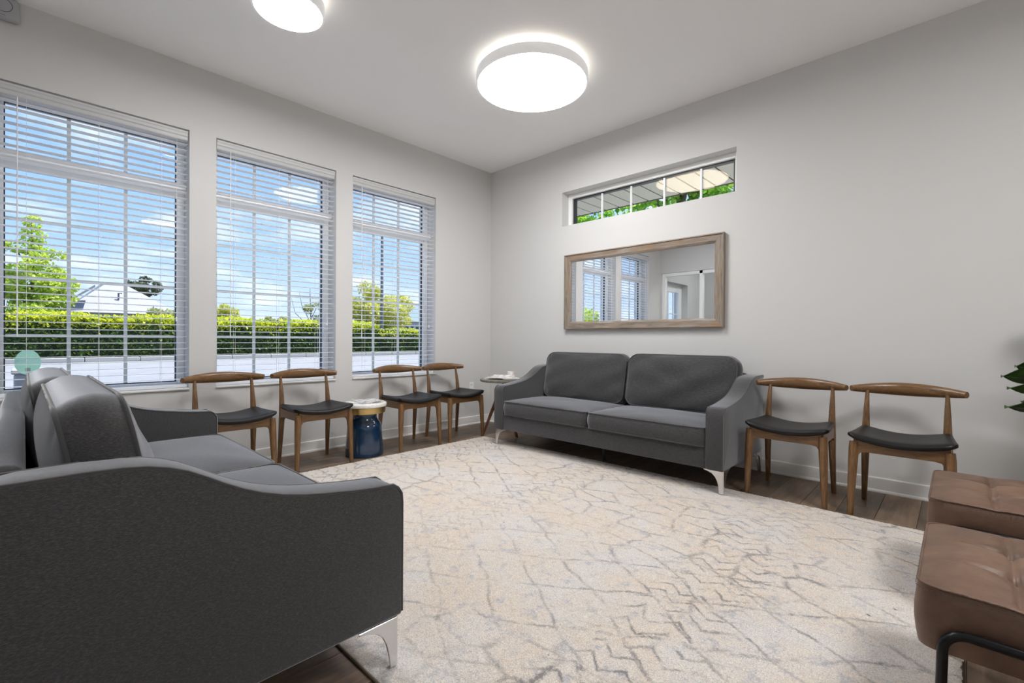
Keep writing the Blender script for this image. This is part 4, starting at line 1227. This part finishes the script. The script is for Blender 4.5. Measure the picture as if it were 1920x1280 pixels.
# trees close behind the high window
for i, (xx, yy, lab) in enumerate(((-3.6, 5.6, 'leafy green tree at the corner end of the high window'), (0.0, 5.2, 'leafy green tree behind the middle of the high window'), (3.6, 5.6, 'leafy green tree at the far end of the high window'))):
    q = random.Random(60 + i)
    limbs = [([(0, 0, 2.4), (q.uniform(-.8, .8), q.uniform(-.5, .3), 3.6), (q.uniform(-1.2, 1.2), q.uniform(-.9, .5), 4.8)], [.06, .04, .015]) for _ in range(4)]
    tree('garden_tree', lab, (xx, yy, -.15), rblobs(34, (0, 0, 4.1), (1.25, 1.2, 1.3), .5, 50 + i), 'leaf_shade', 5200, .085, 70 + i,
         ([(0, 0, 0), (.1, 0, 2.4), (0, 0, 4.8)], [.14, .10, .04]), limbs, group='trees behind the high window')

# utility pole
up_ = thing('utility_pole', 'tall grey utility pole in front of the golden tree', 'pole', (-28, 15.15, -.1))
MB().tube([(0, 0, 0), (0, 0, 9.2)], [.13, .10], 12).build('post', 'pole_wood', up_, 50)
MB().lathe([(.115, 0), (.125, .01), (.125, .05), (.02, .07)], 12, (0, 0, 9.18)).build('pole_cap', 'pole_wood', up_, 40)

# pale house with a hipped roof
hs = thing('house', 'pale house with grey roof and small white windows behind the hedge', 'house', (-42, 1.6, -.1))
MB().box(-6, 0, -3.3, 3.1, 0, 2.95).build('walls', 'render_white', hs)
rfm = MB().add([(-6.4, -3.7, 2.9), (.4, -3.7, 2.9), (.4, 3.5, 2.9), (-6.4, 3.5, 2.9), (-3.4, -1.3, 5.3), (-2.6, -1.0, 5.35), (-2.6, .2, 5.3), (-3.4, .2, 5.3)],
               [(0, 1, 5, 4), (1, 2, 6, 5), (2, 3, 7, 6), (3, 0, 4, 7), (4, 5, 6, 7), (0, 3, 2, 1)]).build('roof', 'shingle_grey', hs)
MB().add([(.2, -3.6, 3.5), (.45, -3.6, 3.35), (.45, -1.9, 4.75), (.2, -1.9, 4.95), (-.6, -3.6, 3.5), (-.6, -1.9, 4.95)],
         [(0, 1, 2, 3), (0, 3, 5, 4), (1, 0, 4), (2, 5, 3), (1, 4, 5, 2)]).build('gable_edge', 'shingle_dark', rfm)
MB().tube([(-.9, -.45, 4.0), (-.9, -.45, 4.5), (-.9, -.25, 4.5)], .06, 8).build('roof_vent', 'shingle_dark', rfm)
for y in (-2.7, -2.0, -.6, .1, .8):
    f = MB().bev(0.0, .06, y - .32, y + .32, 1.75, 2.85, .01).build('window', 'render_white', hs)
    for a in (-.24, -.08, .08):
        for z in (1.86, 2.20, 2.53):
            MB().box(.06, .07, y + a, y + a + .13, z, z + .24).build('pane', 'window_dark', f)
cb = thing('cottage', 'white cottage with blue-grey roof at the far edge of corner window', 'house', (-42, 28.6, -.1))
MB().box(-5, 0, -3.0, 4, 0, 3.1).build('walls', 'render_white', cb)
MB().add([(-5.4, -3.4, 3.05), (.4, -3.4, 3.05), (.4, 4.4, 3.05), (-5.4, 4.4, 3.05), (-2.5, .2, 5.2), (-2.5, 1.6, 5.2)],
         [(0, 1, 4), (1, 2, 5, 4), (2, 3, 5), (3, 0, 4, 5), (0, 3, 2, 1)]).build('roof', 'shingle_blue', cb)
for y in (-1.9, -1.2, -.5, .6):
    f = MB().bev(0, .06, y - .26, y + .26, 1.5, 2.6, .01).build('window', 'render_white', cb)
    MB().box(.06, .07, y - .2, y + .2, 1.58, 2.52).build('pane', 'window_dark', f)
ub = thing('utility_box', 'grey metal box standing outside behind the end-on sofa', 'box', (-2.0, -3.86, -.15))
MB().bev(-.2, .2, -.125, .125, 0, .82, .02).build('cabinet', 'plastic_grey', ub)
MB().bev(-.22, .22, -.14, .14, .82, .86, .01).build('lid', 'plastic_grey', ub)
